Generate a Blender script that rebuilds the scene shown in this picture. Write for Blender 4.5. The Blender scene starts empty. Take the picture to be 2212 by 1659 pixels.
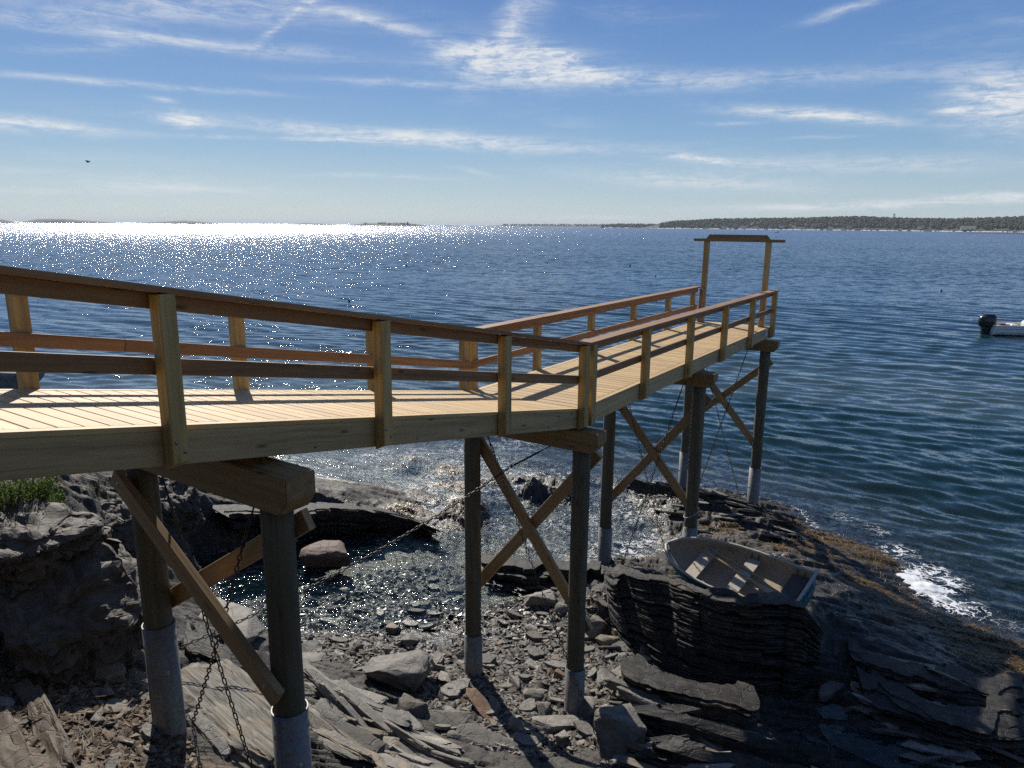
import bpy, bmesh, math, random
import numpy as np
from mathutils import Vector, Matrix

random.seed(7); rng = np.random.default_rng(7)
R = math.radians
scene = bpy.context.scene
col = scene.collection

# ------------------------------------------------------------------ camera, sky, sun, exposure
CZ = 7.774                                   # camera height over the water (z = 0)
FPX, PITCH, ROLL = 2824.0 / 4032, R(12.46), R(0.47)
cam_d = bpy.data.cameras.new('camera'); cam = bpy.data.objects.new('camera', cam_d); col.objects.link(cam)
cam_d.sensor_width = 36; cam_d.lens = FPX * 36; cam_d.clip_start = 0.1; cam_d.clip_end = 80000
cam.matrix_world = Matrix.Translation((0, 0, CZ)) @ Matrix.Rotation(R(90) - PITCH, 4, 'X') @ Matrix.Rotation(ROLL, 4, 'Z')
scene.camera = cam

SUN_AZ, SUN_EL = R(-22.5), R(35.5)            # azimuth clockwise from +Y
sun_dir = Vector((math.sin(SUN_AZ) * math.cos(SUN_EL), math.cos(SUN_AZ) * math.cos(SUN_EL), math.sin(SUN_EL)))
sl = bpy.data.lights.new('sun', 'SUN'); sl.energy = 5.0; sl.angle = R(0.55); sl.color = (1.0, 0.94, 0.84)
so = bpy.data.objects.new('sun', sl); col.objects.link(so)
so.rotation_euler = sun_dir.to_track_quat('Z', 'Y').to_euler(); so.location = (-20, 50, 40)

scene.view_settings.view_transform = 'Standard'; scene.view_settings.look = 'None'
scene.view_settings.exposure = 0.12; scene.view_settings.gamma = 1.0; scene.view_settings.use_curve_mapping = False
scene.cycles.use_denoising = False
scene.cycles.max_bounces = 8; scene.cycles.diffuse_bounces = 3; scene.cycles.glossy_bounces = 3
scene.cycles.transparent_max_bounces = 8; scene.cycles.sample_clamp_indirect = 4.0; scene.cycles.blur_glossy = 0.3
scene.cycles.caustics_reflective = False; scene.cycles.caustics_refractive = False

SW = 4032 / 2212.0                            # measuring unit: the photograph seen 2212 wide
def ray(x, y):
    X, Y = (x - 1106) / (FPX * 2212), (y - 829.5) / (FPX * 2212)
    c, s = math.cos(ROLL), math.sin(ROLL)
    uu, vv = c * X + s * Y, -s * X + c * Y
    return np.array([uu, math.cos(PITCH) - vv * math.sin(PITCH), -math.sin(PITCH) - vv * math.cos(PITCH)])
def at(x, y, z=0.0):
    "the point of height z that stands at this place of the photograph"
    r = ray(x, y); k = (z - CZ) / r[2]
    return np.array([r[0] * k, r[1] * k, z])
def at_dist(x, y, dist):
    r = ray(x, y); k = dist / math.hypot(r[0], r[1]); return np.array([r[0] * k, r[1] * k, CZ + r[2] * k])

# ------------------------------------------------------------------ node helper
class NT:
    def __init__(self, nt): self.nt = nt; self.n = nt.nodes; self.l = nt.links
    def add(self, typ, _out=None, **kw):
        nd = self.n.new(typ)
        for k, v in kw.items():
            if k.startswith('i_') : self.set(nd, k[2:], v)
            else: setattr(nd, k, v)
        return nd
    def set(self, nd, key, v):
        s = nd.inputs[int(key)] if key.isdigit() else nd.inputs[key.replace('_', ' ')] if key.replace('_', ' ') in nd.inputs else nd.inputs[key]
        if isinstance(v, bpy.types.NodeSocket): self.l.new(v, s)
        else: s.default_value = v
    def math(self, op, a, b=None, c=None, clamp=False):
        nd = self.n.new('ShaderNodeMath'); nd.operation = op; nd.use_clamp = clamp
        for i, v in enumerate((a, b, c)):
            if v is not None: self.set(nd, str(i), v)
        return nd.outputs[0]
    def vmath(self, op, a, b=None, s=None):
        nd = self.n.new('ShaderNodeVectorMath'); nd.operation = op; self.set(nd, '0', a)
        if b is not None: self.set(nd, '1', b)
        if s is not None: self.set(nd, 'Scale', s)
        return nd.outputs['Value'] if op in ('DOT_PRODUCT', 'LENGTH', 'DISTANCE') else nd.outputs[0]
    def noise(self, vec, scale, detail=4.0, rough=0.55, dist=0.0, out='Fac'):
        nd = self.n.new('ShaderNodeTexNoise'); self.set(nd, 'Vector', vec)
        for k, v in (('Scale', scale), ('Detail', detail), ('Roughness', rough), ('Distortion', dist)): self.set(nd, k, v)
        return nd.outputs[out]
    def voronoi(self, vec, scale, feature='F1', out='Distance'):
        nd = self.n.new('ShaderNodeTexVoronoi'); nd.feature = feature; self.set(nd, 'Vector', vec); self.set(nd, 'Scale', scale)
        return nd.outputs[out]
    def ramp(self, fac, *stops, interp='LINEAR'):
        nd = self.n.new('ShaderNodeValToRGB'); self.set(nd, '0', fac); cr = nd.color_ramp; cr.interpolation = interp
        while len(cr.elements) < len(stops): cr.elements.new(0.5)
        for e, (p, c) in zip(cr.elements, stops):
            e.position = p; e.color = (c, c, c, 1) if isinstance(c, (int, float)) else (*c, 1) if len(c) == 3 else c
        return nd.outputs[0]
    def smooth(self, v, a, b):
        nd = self.n.new('ShaderNodeMapRange'); nd.interpolation_type = 'SMOOTHSTEP'
        for k, q in (('Value', v), ('From Min', a), ('From Max', b), ('To Min', 0.0), ('To Max', 1.0)): self.set(nd, k, q)
        return nd.outputs[0]
    def mix(self, fac, a, b, blend='MIX'):
        nd = self.n.new('ShaderNodeMix'); nd.data_type = 'RGBA'; nd.blend_type = blend; nd.clamp_factor = True
        self.set(nd, '0', fac)
        for i, v in ((6, a), (7, b)):
            if isinstance(v, bpy.types.NodeSocket): self.l.new(v, nd.inputs[i])
            else: nd.inputs[i].default_value = (*v, 1) if len(v) == 3 else v
        return nd.outputs[2]
    def scaled(self, vec, s):
        nd = self.n.new('ShaderNodeMapping'); self.set(nd, 'Vector', vec); nd.inputs['Scale'].default_value = s; return nd.outputs[0]
    def bump(self, h, strength, dist, normal=None):
        nd = self.n.new('ShaderNodeBump'); self.set(nd, 'Height', h); nd.inputs['Strength'].default_value = strength
        nd.inputs['Distance'].default_value = dist
        if normal is not None: self.set(nd, 'Normal', normal)
        return nd.outputs[0]
def material(name):
    m = bpy.data.materials.new(name); m.use_nodes = True; t = NT(m.node_tree)
    t.n.clear(); out = t.add('ShaderNodeOutputMaterial'); p = t.add('ShaderNodeBsdfPrincipled')
    t.l.new(p.outputs[0], out.inputs[0]); t.p = p; t.out = out
    return m, t
def plain(name, c, rough=0.6, metal=0.0, var=0.25, scale=9.0, bump=0.15):
    m, t = material(name); co = t.add('ShaderNodeTexCoord').outputs['Object']
    f = t.noise(co, scale, 5, 0.6)
    cc = t.mix(f, tuple(v * (1 - var) for v in c), tuple(min(1, v * (1 + var)) for v in c))
    t.set(t.p, 'Base Color', cc); t.set(t.p, 'Metallic', metal)
    t.set(t.p, 'Roughness', t.ramp(t.noise(co, scale * 2.3, 3), (0.2, max(0, rough - .12)), (0.8, min(1, rough + .12))))
    if bump: t.set(t.p, 'Normal', t.bump(t.noise(co, scale * 6, 3), bump, 0.01))
    return m

# ------------------------------------------------------------------ world: Nishita sky with cirrus
world = bpy.data.worlds.new('World'); scene.world = world; world.use_nodes = True
wt = NT(world.node_tree); wt.n.clear()
wout = wt.add('ShaderNodeOutputWorld'); bg = wt.add('ShaderNodeBackground'); wt.l.new(bg.outputs[0], wout.inputs[0])
SKY_STR = 0.075
bg.inputs[1].default_value = SKY_STR
sky = wt.add('ShaderNodeTexSky'); sky.sky_type = 'NISHITA'; sky.sun_disc = False
sky.sun_elevation = SUN_EL; sky.sun_rotation = SUN_AZ; sky.altitude = 0; sky.air_density = 1.0; sky.dust_density = 0.3; sky.ozone_density = 3.0
gen = wt.add('ShaderNodeTexCoord').outputs['Generated']
sep = wt.add('ShaderNodeSeparateXYZ'); wt.l.new(gen, sep.inputs[0])
az = wt.math('ARCTAN2', sep.outputs[0], sep.outputs[1]); el = wt.math('ARCSINE', sep.outputs[2])
comb = wt.add('ShaderNodeCombineXYZ'); wt.l.new(az, comb.inputs[0]); wt.l.new(el, comb.inputs[1]); ae = comb.outputs[0]
wz = wt.noise(wt.scaled(ae, (3, 9, 1)), 1.0, 4, 0.6, out='Color')
wv = wt.vmath('SUBTRACT', wz, (0.5, 0.5, 0.5))
aew = wt.vmath('ADD', ae, wt.vmath('MULTIPLY', wv, (0.10, 0.022, 0)))
fib = wt.noise(wt.scaled(aew, (10, 85, 1)), 1.0, 8, 0.72, 0.8)
fib2 = wt.noise(wt.scaled(aew, (40, 95, 1)), 1.0, 7, 0.72, 0.6)
# one wisp = one soft-edged lens in azimuth and elevation, frayed by the fibre noise
grp = bpy.data.node_groups.new('wisp', 'ShaderNodeTree')
for nm, tp in (('P', 'NodeSocketVector'), ('C', 'NodeSocketVector'), ('Len', 'NodeSocketFloat'), ('Thick', 'NodeSocketFloat'), ('Slope', 'NodeSocketFloat'), ('Amt', 'NodeSocketFloat')):
    grp.interface.new_socket(nm, in_out='INPUT', socket_type=tp)
grp.interface.new_socket('V', in_out='OUTPUT', socket_type='NodeSocketFloat')
g = NT(grp); gi = g.add('NodeGroupInput'); go = g.add('NodeGroupOutput')
dd = g.vmath('SUBTRACT', gi.outputs[0], gi.outputs[1]); gs = g.add('ShaderNodeSeparateXYZ'); g.l.new(dd, gs.inputs[0])
gu = g.math('DIVIDE', gs.outputs[0], gi.outputs[2])
gv = g.math('DIVIDE', g.math('SUBTRACT', gs.outputs[1], g.math('MULTIPLY', gs.outputs[0], gi.outputs[4])), gi.outputs[3])
q = g.math('ADD', g.math('MULTIPLY', gu, gu), g.math('MULTIPLY', gv, gv))
g.l.new(g.math('MULTIPLY', g.math('EXPONENT', g.math('MULTIPLY', q, -1.1)), gi.outputs[5]), go.inputs[0])
wisps = [(1130, 135, 140, 34, .10, .85), (1215, 128, 90, 16, .35, .55), (1085, 70, 60, 40, -1.2, .45), (1010, 112, 70, 14, -.18, .5), (1290, 168, 260, 18, .03, .42), (612, 48, 62, 8, -.72, .38), (770, 42, 190, 11, .2, .5),
  (420, 8, 330, 26, 0, .40), (130, 28, 200, 12, -.12, .3), (420, 92, 300, 13, .02, .48), (200, 100, 120, 9, -.15, .25), (260, 184, 270, 6, .01, .45), (395, 260, 48, 12, .1, .85), (900, 301, 400, 15, .045, .78), (640, 303, 260, 5, 0, .4),
  (60, 268, 150, 13, .03, .8), (1745, 252, 170, 12, .12, .85), (2170, 215, 105, 52, .1, .9), (1530, 345, 115, 6, .08, .8), (1490, 388, 230, 17, .05, .5), (1850, 355, 300, 15, .02, .36),
  (380, 403, 220, 9, .02, .42), (150, 415, 200, 9, 0, .3), (820, 382, 150, 5, 0, .34), (1860, 443, 330, 8, -.03, .75), (2150, 428, 120, 8, 0, .6), (870, 180, 220, 8, 0, .34), (1860, 8, 95, 8, -.22, .45),
  (1700, 170, 380, 18, .02, .26), (1580, 268, 45, 4, 0, .4), (2050, 240, 70, 5, .05, .5), (1280, 472, 150, 5, 0, .5), (1160, 15, 60, 30, -.6, .25), (330, 218, 25, 5, .1, .4), (1770, 300, 60, 3, 0, .3), (1020, 370, 60, 6, .2, .25), (90, 370, 260, 8, .03, .2)]
tot = None; sharp = None
for (x, y, hl, ht, slp, amt) in wisps:
    r0 = ray(x, y); a0 = math.atan2(r0[0], r0[1]); e0 = math.asin(r0[2] / np.linalg.norm(r0))
    k = 1 / (FPX * 2212); ca = math.cos(a0)
    nd = wt.add('ShaderNodeGroup'); nd.node_tree = grp; wt.l.new(aew, nd.inputs[0]); nd.inputs[1].default_value = (a0, e0, 0)
    nd.inputs[2].default_value = hl * k * ca; nd.inputs[3].default_value = ht * k; nd.inputs[4].default_value = -slp - math.sin(a0) * 0.02; nd.inputs[5].default_value = amt
    tot = nd.outputs[0] if tot is None else wt.math('ADD', tot, nd.outputs[0])
# the same thin cirrus goes on over the rest of the sky
gen_c = wt.smooth(wt.noise(wt.scaled(aew, (2.2, 11, 1)), 1.0, 5, 0.6), 0.5, 0.82)
tot = wt.math('ADD', tot, wt.math('MULTIPLY', gen_c, 0.30))
fr = wt.math('ADD', wt.math('MULTIPLY', fib, 0.75), wt.math('MULTIPLY', fib2, 0.45))
dens = wt.math('MULTIPLY', tot, wt.smooth(fr, 0.44, 0.76))
dens = wt.math('ADD', wt.math('MULTIPLY', dens, 1.20), wt.math('MULTIPLY', tot, 0.13))
dens = wt.math('MULTIPLY', wt.math('MINIMUM', dens, 0.92), wt.smooth(el, -0.005, 0.02))
def sk(*c): return tuple(v / SKY_STR / 10 for v in c)
grad = wt.ramp(wt.math('MULTIPLY', el, 1.2, clamp=True), (0.0, sk(.47, .575, .63)), (.055, sk(.365, .50, .61)), (.115, sk(.235, .40, .60)), (.20, sk(.145, .30, .57)), (.33, sk(.085, .205, .50)), (.60, sk(.065, .15, .36)), (1.0, sk(.05, .105, .27)))
grad = wt.mix(1.0, grad, (10.0, 10.0, 10.0), 'MULTIPLY')
skyc = wt.mix(.20, grad, sky.outputs[0])
cloud = (9.6, 9.9, 10.2)
wt.l.new(wt.mix(dens, skyc, cloud), bg.inputs[0])
world.cycles.sampling_method = 'MANUAL'; world.cycles.sample_map_resolution = 512

# ------------------------------------------------------------------ object helpers
def tag(o, label=None, cat=None, group=None, kind=None):
    for k, v in (('label', label), ('category', cat), ('group', group), ('kind', kind)):
        if v: o[k] = v
    return o
def empty(name, loc, label, cat, group=None):
    e = bpy.data.objects.new(name, None); col.objects.link(e); e.location = loc; e.empty_display_size = .2
    return tag(e, label, cat, group)
def world_of(o):
    m = o.matrix_basis.copy()
    if o.parent is not None: m = world_of(o.parent) @ o.matrix_parent_inverse @ m
    return m
def link(name, me, mat, parent=None, mw=None):
    o = bpy.data.objects.new(name, me); col.objects.link(o)
    if mat is not None and len(me.materials) == 0: me.materials.append(mat)
    if parent is not None:
        o.parent = parent; o.matrix_parent_inverse = world_of(parent).inverted()
    if mw is not None: o.matrix_basis = mw
    return o
def from_bm(name, bm, mat, parent=None, mw=None, smooth=False):
    me = bpy.data.meshes.new(name)
    bmesh.ops.recalc_face_normals(bm, faces=bm.faces[:]); bm.to_mesh(me); bm.free()
    if smooth:
        for p in me.polygons: p.use_smooth = True
    return link(name, me, mat, parent, mw)
def from_np(name, verts, faces, mat, parent=None, smooth=True, attrs=None):
    "verts (n,3), faces (m,3|4) numpy arrays -> object"
    me = bpy.data.meshes.new(name); verts = np.asarray(verts, np.float32); faces = np.asarray(faces, np.int32); k = faces.shape[1]
    me.vertices.add(len(verts)); me.vertices.foreach_set('co', verts.ravel())
    me.loops.add(faces.size); me.loops.foreach_set('vertex_index', faces.ravel())
    me.polygons.add(len(faces)); me.polygons.foreach_set('loop_start', np.arange(0, faces.size, k, dtype=np.int32))
    me.polygons.foreach_set('use_smooth', np.full(len(faces), smooth)); me.update(calc_edges=True)
    for an, av in (attrs or {}).items():
        a = me.attributes.new(an, 'FLOAT', 'POINT'); a.data.foreach_set('value', np.asarray(av, np.float32))
    return link(name, me, mat, parent)
def frame(origin, xdir, up):
    x = Vector(xdir).normalized(); z = Vector(up); z = (z - x * z.dot(x)).normalized(); y = z.cross(x)
    return Matrix(((x.x, y.x, z.x, origin[0]), (x.y, y.y, z.y, origin[1]), (x.z, y.z, z.z, origin[2]), (0, 0, 0, 1)))
_boxes = {}
def box_mesh(L, W, H, mat, bev):
    key = (round(L, 3), round(W, 3), round(H, 3), mat.name, bev)
    if key not in _boxes:
        bm = bmesh.new(); bmesh.ops.create_cube(bm, size=1, matrix=Matrix.Diagonal((L, W, H, 1)))
        if bev: bmesh.ops.bevel(bm, geom=bm.edges[:], offset=bev, segments=1, affect='EDGES')
        me = bpy.data.meshes.new('box'); bm.to_mesh(me); bm.free(); me.materials.append(mat); _boxes[key] = me
    return _boxes[key]
def beam(name, p0, p1, W, H, mat, parent=None, up=(0, 0, 1), bev=0.004):
    "squared timber from p0 to p1, W across, H along up"
    p0, p1 = Vector(p0), Vector(p1); L = (p1 - p0).length
    return link(name, box_mesh(L, W, H, mat, bev), mat, parent, frame((p0 + p1) / 2, p1 - p0, up))
def tube_bm(bm, pts, rad, seg=8, caps=True):
    pts = [Vector(p) for p in pts]; rings = []; n = len(pts)
    rads = rad if isinstance(rad, (list, tuple)) else [rad] * n
    up = None
    for i, p in enumerate(pts):
        d = (pts[min(i + 1, n - 1)] - pts[max(i - 1, 0)]).normalized()
        if up is None: up = d.orthogonal().normalized()
        up = (up - d * up.dot(d)).normalized(); sd = d.cross(up)
        rings.append([bm.verts.new(p + (up * math.cos(a) + sd * math.sin(a)) * rads[i]) for a in [2 * math.pi * k / seg for k in range(seg)]])
    for a, b in zip(rings, rings[1:]):
        for k in range(seg): bm.faces.new((a[k], a[(k + 1) % seg], b[(k + 1) % seg], b[k]))
    if caps: bm.faces.new(rings[0][::-1]); bm.faces.new(rings[-1])
    return rings
def tube(name, pts, rad, mat, parent=None, seg=8, smooth=True):
    bm = bmesh.new(); tube_bm(bm, pts, rad, seg); return from_bm(name, bm, mat, parent, smooth=smooth)

# ------------------------------------------------------------------ numpy noise
_perm = np.random.default_rng(3).permutation(256); _perm = np.concatenate([_perm, _perm, _perm])
_gx = np.cos(np.arange(16) * math.pi / 8); _gy = np.sin(np.arange(16) * math.pi / 8)
def pn(x, y, s=0):
    x = np.asarray(x, float) + s * 17.31; y = np.asarray(y, float) - s * 9.77
    xi = np.floor(x).astype(int); yi = np.floor(y).astype(int); xf = x - xi; yf = y - yi; xi &= 255; yi &= 255
    u = xf * xf * xf * (xf * (xf * 6 - 15) + 10); v = yf * yf * yf * (yf * (yf * 6 - 15) + 10)
    def gr(ix, iy, fx, fy):
        h = _perm[_perm[ix] + iy] & 15; return _gx[h] * fx + _gy[h] * fy
    a = gr(xi, yi, xf, yf); b = gr(xi + 1, yi, xf - 1, yf); c = gr(xi, yi + 1, xf, yf - 1); d = gr(xi + 1, yi + 1, xf - 1, yf - 1)
    return (a + (b - a) * u + ((c + (d - c) * u) - (a + (b - a) * u)) * v) * 1.5
def fbm(x, y, o=4, s=0, g=.5):
    r = 0; a = 1.0
    for i in range(o): r = r + a * pn(x * 2 ** i, y * 2 ** i, s + i); a *= g
    return r
def sstep(a, b, x):
    t = np.clip((x - a) / (b - a), 0, 1); return t * t * (3 - 2 * t)

# ------------------------------------------------------------------ the lie of the shore: heights (m over water) at known places; last value: how strongly the slate layers show
CTRL = [(0,1659,3.3,.1),(150,1659,3.0,.1),(320,1659,2.75,.1),(450,1659,2.4,.5),(560,1659,2.25,.8),(640,1659,1.9,1),(400,1500,2.45,.7),(580,1560,2.05,1),(0,1500,3.0,.1),(100,1460,2.9,.1),(200,1465,2.75,.1),(310,1490,2.65,.2),(361,1565,2.63,.1),
 (0,1440,3.0,.4),(150,1440,2.8,.4),(270,1440,2.5,.5),(0,1300,3.55,.35),(0,1200,3.95,.35),(0,1115,4.25,.35),(120,1300,3.4,.35),(120,1200,3.75,.35),(110,1130,4.0,.35),(200,1300,3.0,.35),(200,1230,3.3,.35),(255,1350,2.6,.4),(160,1180,3.6,.4),(60,1075,4.35,.1),(60,1045,4.5,.1),
 (200,1070,3.4,.9),(280,1070,2.8,.9),(370,1060,2.2,.9),(290,1160,2.3,.9),(300,1250,1.7,.9),(330,1310,1.2,.9),(380,1150,.8,.9),(395,1100,1.2,.9),(392,1210,.35,.9),(380,1275,.4,.9),(435,1180,-.3,.3),(440,1230,-.3,.3),(430,1290,-.2,.3),
 (640,1045,.8,.6),(740,1055,.6,.4),(830,1085,.55,.5),(895,1122,.12,.5),(640,1098,.55,.6),(740,1095,.45,.5),(560,1050,1.1,.9),(560,1100,.6,.9),(440,1050,1.5,.9),(445,1105,.6,.9),(480,1148,-.1,.6),(600,1150,-.25,.6),(700,1140,-.2,.6),(800,1138,-.2,.6),(470,1130,.1,.6),(690,1015,-.3,.3),(560,1005,-.1,.5),(780,1038,-.2,.3),
 (985,1066,.5,.5),(1040,1075,.45,.5),(960,1110,-.15,.4),(1060,1118,-.15,.4),(1000,1040,-.1,.3),(1150,1027,.6,1),(1220,1035,.45,1),(1120,1062,-.05,.6),(1250,1062,-.05,.6),(1160,1000,-.3,.4),(890,988,.06,.2),(955,1005,.12,.2),(1010,1035,.10,.2),(900,1030,-.4,.2),(850,980,-.5,.2),
 (500,1210,-.22,.1),(600,1250,-.2,.1),(700,1190,-.3,.1),(800,1160,-.3,.1),(800,1240,-.2,.1),(900,1240,-.18,.1),(700,1300,-.12,.1),(850,1310,-.10,.1),(950,1290,-.12,.1),(560,1372,-.08,.1),(650,1362,-.06,.1),(760,1345,-.05,.1),(900,1355,-.02,.1),(980,1330,-.04,.1),(1060,1210,-.15,.2),(1000,1180,-.18,.2),
 (440,1330,.75,.5),(550,1345,.4,.5),(480,1395,.95,.6),(570,1405,.4,.5),(420,1420,1.35,.6),(520,1452,1.3,.8),(450,1480,2.05,.8),(395,1440,1.8,.6),
 (700,1415,.35,.4),(640,1420,.32,.4),(800,1395,.12,.3),(900,1390,.15,.3),(1000,1395,.12,.1),(700,1475,.95,1),(800,1490,.5,.9),(900,1490,.35,.3),(1000,1460,.2,0),(700,1560,1.35,1),(800,1560,.95,1),(900,1575,.6,.8),(1000,1560,.4,0),(1100,1500,.25,0),(1242,1535,.24,0),(700,1655,1.5,1),(850,1655,1.05,1),(1000,1655,.75,.6),(1150,1640,.5,0),(1250,1655,.55,0),(1330,1655,.9,.7),
 (1100,1400,.1,0),(1100,1330,.05,0),(1180,1310,.1,0),(1180,1400,.12,0),(1300,1410,.28,0),(1390,1440,.36,0),(1250,1350,.18,0),(1320,1345,.3,.1),(1060,1290,-.1,.1),(1230,1260,.25,.8),(1280,1255,.5,1),
 (1310,1258,.95,.3),(1340,1246,1.1,.3),(1450,1262,1.1,.3),(1550,1292,1.25,.3),(1650,1302,1.4,.3),(1740,1318,1.2,.3),(1790,1385,.6,.4),(1335,1372,.2,.3),(1420,1435,.2,.3),(1500,1478,.15,.3),(1600,1495,.1,.3),(1700,1505,.08,.4),(1785,1500,.05,.4),(1400,1340,.6,.2),(1550,1380,.6,.2),(1680,1400,.6,.2),
 (1345,1480,.55,1),(1450,1510,.6,1),(1600,1570,.5,1),(1700,1605,.4,1),(1350,1560,.75,1),(1500,1605,.78,1),(1700,1655,.6,1),(1500,1655,.92,1),(1800,1625,.13,1),(1950,1640,.1,1),(2060,1655,.16,1),(1800,1540,.12,1),
 (1850,1450,.4,1),(1860,1530,.36,1),(2000,1560,.36,1),(2100,1600,.32,1),(2212,1655,.3,1),(2212,1560,.38,1),(2000,1480,.52,1),(2212,1500,.38,1),(1900,1400,.66,.6),(1830,1340,.8,.7),(2000,1400,.42,.4),(2100,1440,.25,.5),(2212,1470,.15,.6),
 (1740,1146,.12,.7),(1830,1172,.16,.3),(1905,1205,.12,.3),(1895,1242,.12,.3),(1940,1295,.1,.3),(2050,1340,.08,.4),(2130,1372,.08,.4),(2212,1402,.06,.4),(1800,1112,-.7,.3),(1960,1180,-.9,.3),(2060,1250,-.6,.3),(2150,1325,-.4,.3),(2212,1350,-.5,.3),(2212,1250,-1.4,.2),(2000,1225,-.25,.3),
 (1800,1235,.5,.5),(1850,1285,.48,.4),(1700,1190,.6,.7),(1600,1150,.5,.8),(1520,1125,.25,.8),(1520,1072,.55,1),(1600,1092,.45,1),(1660,1102,.38,1),(1700,1118,.35,1),(1722,1142,.25,1),(1660,1165,.45,.9),(1440,1060,.35,1),(1400,1053,.2,1),(1380,1100,-.06,.4),(1340,1150,-.05,.4),(1420,1150,-.04,.4),(1300,1185,-.05,.4),(1250,1130,-.1,.4),(1200,1180,-.06,.4),(1130,1190,-.1,.3),(1100,1100,-.3,.3),(1180,1090,-.2,.3),(1280,1080,-.12,.3),(1340,1218,.5,1),(1450,1205,.55,1),(1420,1180,.0,.5),(1360,1200,.05,.8),
 (1400,1025,-.5,.3),(1550,1035,-.6,.3),(1700,1070,-.8,.3),(1300,1020,-.5,.3),(1100,975,-.9,.3),(900,950,-.9,.3),(700,960,-.7,.3)]
cp = np.array([[*at(x, y, z), m] for (x, y, z, m) in CTRL] + [[5.2,11.75,.86,.3],[4.5,12.3,.86,.3],[3.9,12.95,.86,.3],[3.4,13.4,.8,.3],[5.5,12.3,.95,.4],[4.6,13.2,.95,.4],[4.72,11.45,.8,.3],[4.0,12.2,.8,.3],[3.5,12.7,.85,.3],[0,0,6.2,.1],[-3,1.5,5.6,.1],[3,1.5,5.0,.3],[-7,3.5,5.4,.2],[-8,6,5.0,.3],[-9,9,4.8,.3],[5,4,2.2,.8],[9,5,1.2,.9],[2,4.5,2.4,.6],[0,4.6,2.6,.5],[-1.6,4.2,3.4,.2],[12,8,.4,.9],[14,11,-.3,.6],[-12,13,4.3,.6],[-14,18,3.0,.6],[-9,17,2.2,.8],[-10,22,.6,.6],[-18,22,2.2,.6],[-12,28,-1.0,.2],[0,32,-2.2,.1],[12,32,-3,.1],[22,26,-3.5,.1],[22,12,-2.5,.2],[-25,30,-.6,.2],[-20,40,-2.5,.1],[0,45,-3.2,.1],[30,40,-4,.1],[0,-6,6.5,0],[12,-4,5,.2],[-12,-4,6.8,.1],[20,2,2,.3],[-25,10,5,.2],[-35,25,3,.2]], float)
def _phi(r): return r
_n = len(cp); _d = np.linalg.norm(cp[:, None, :2] - cp[None, :, :2], axis=2)
_A = np.zeros((_n + 3, _n + 3)); _A[:_n, :_n] = _phi(_d) - np.eye(_n) * 0.05; _A[:_n, _n] = 1; _A[:_n, _n + 1:] = cp[:, :2]; _A[_n:, :_n] = _A[:_n, _n:].T
_b = np.zeros((_n + 3, 2)); _b[:_n, 0] = cp[:, 2]; _b[:_n, 1] = cp[:, 3]; _w = np.linalg.solve(_A, _b)
def base_h(x, y):
    sh = np.shape(x); x = np.ravel(x); y = np.ravel(y); out = np.zeros((len(x), 2))
    for i in range(0, len(x), 20000):
        xx = x[i:i + 20000]; yy = y[i:i + 20000]
        r = np.sqrt((xx[:, None] - cp[None, :, 0]) ** 2 + (yy[:, None] - cp[None, :, 1]) ** 2)
        out[i:i + 20000] = r @ _w[:_n] + _w[_n] + xx[:, None] * _w[_n + 1] + yy[:, None] * _w[_n + 2]
    return out[:, 0].reshape(sh), np.clip(out[:, 1], 0, 1).reshape(sh)
DIP = R(33); BN = np.array([.385 * math.sin(DIP), .923 * math.sin(DIP), math.cos(DIP)])   # bedding plane normal of the slate
def cells(s, a, seed):
    "fractured blocks: the nearest block's own level and tilt"
    si = np.floor(s).astype(int); ai = np.floor(a).astype(int); best = np.full(np.shape(s), 9e9); lev = np.zeros(np.shape(s)); 
    for i in (-1, 0, 1):
        for j in (-1, 0, 1):
            ci, cj = si + i, ai + j; h = _perm[(_perm[(ci + seed) & 255] + cj) & 255]; h2 = _perm[h + 7]; h3 = _perm[h + 91]; h4 = _perm[h + 173]
            fx, fy = ci + .15 + .7 * h / 255, cj + .15 + .7 * h2 / 255; dx, dy = s - fx, a - fy; d = dx * dx + dy * dy; k = d < best
            v = (h3 / 255 - .5) + dx * (h4 / 255 - .5) * .9 + dy * (h2 / 255 - .5) * .9
            best = np.where(k, d, best); lev = np.where(k, v, lev)
    return lev
def CRAG(x, y):
    v = np.full(np.shape(x), .22)
    for (px, py, z, rad) in ((300,1150,2,1.6),(250,1080,3,1.6),(820,1095,.5,1.0),(1000,1080,.4,1.2),(1160,1030,.5,1.6),(1560,1090,.5,1.6),(1660,1140,.5,1.2),(1480,1120,.4,1.0)):
        q = at(px, py, z); v = np.maximum(v, np.exp(-((x - q[0]) ** 2 + (y - q[1]) ** 2) / rad ** 2))
    return v
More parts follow.
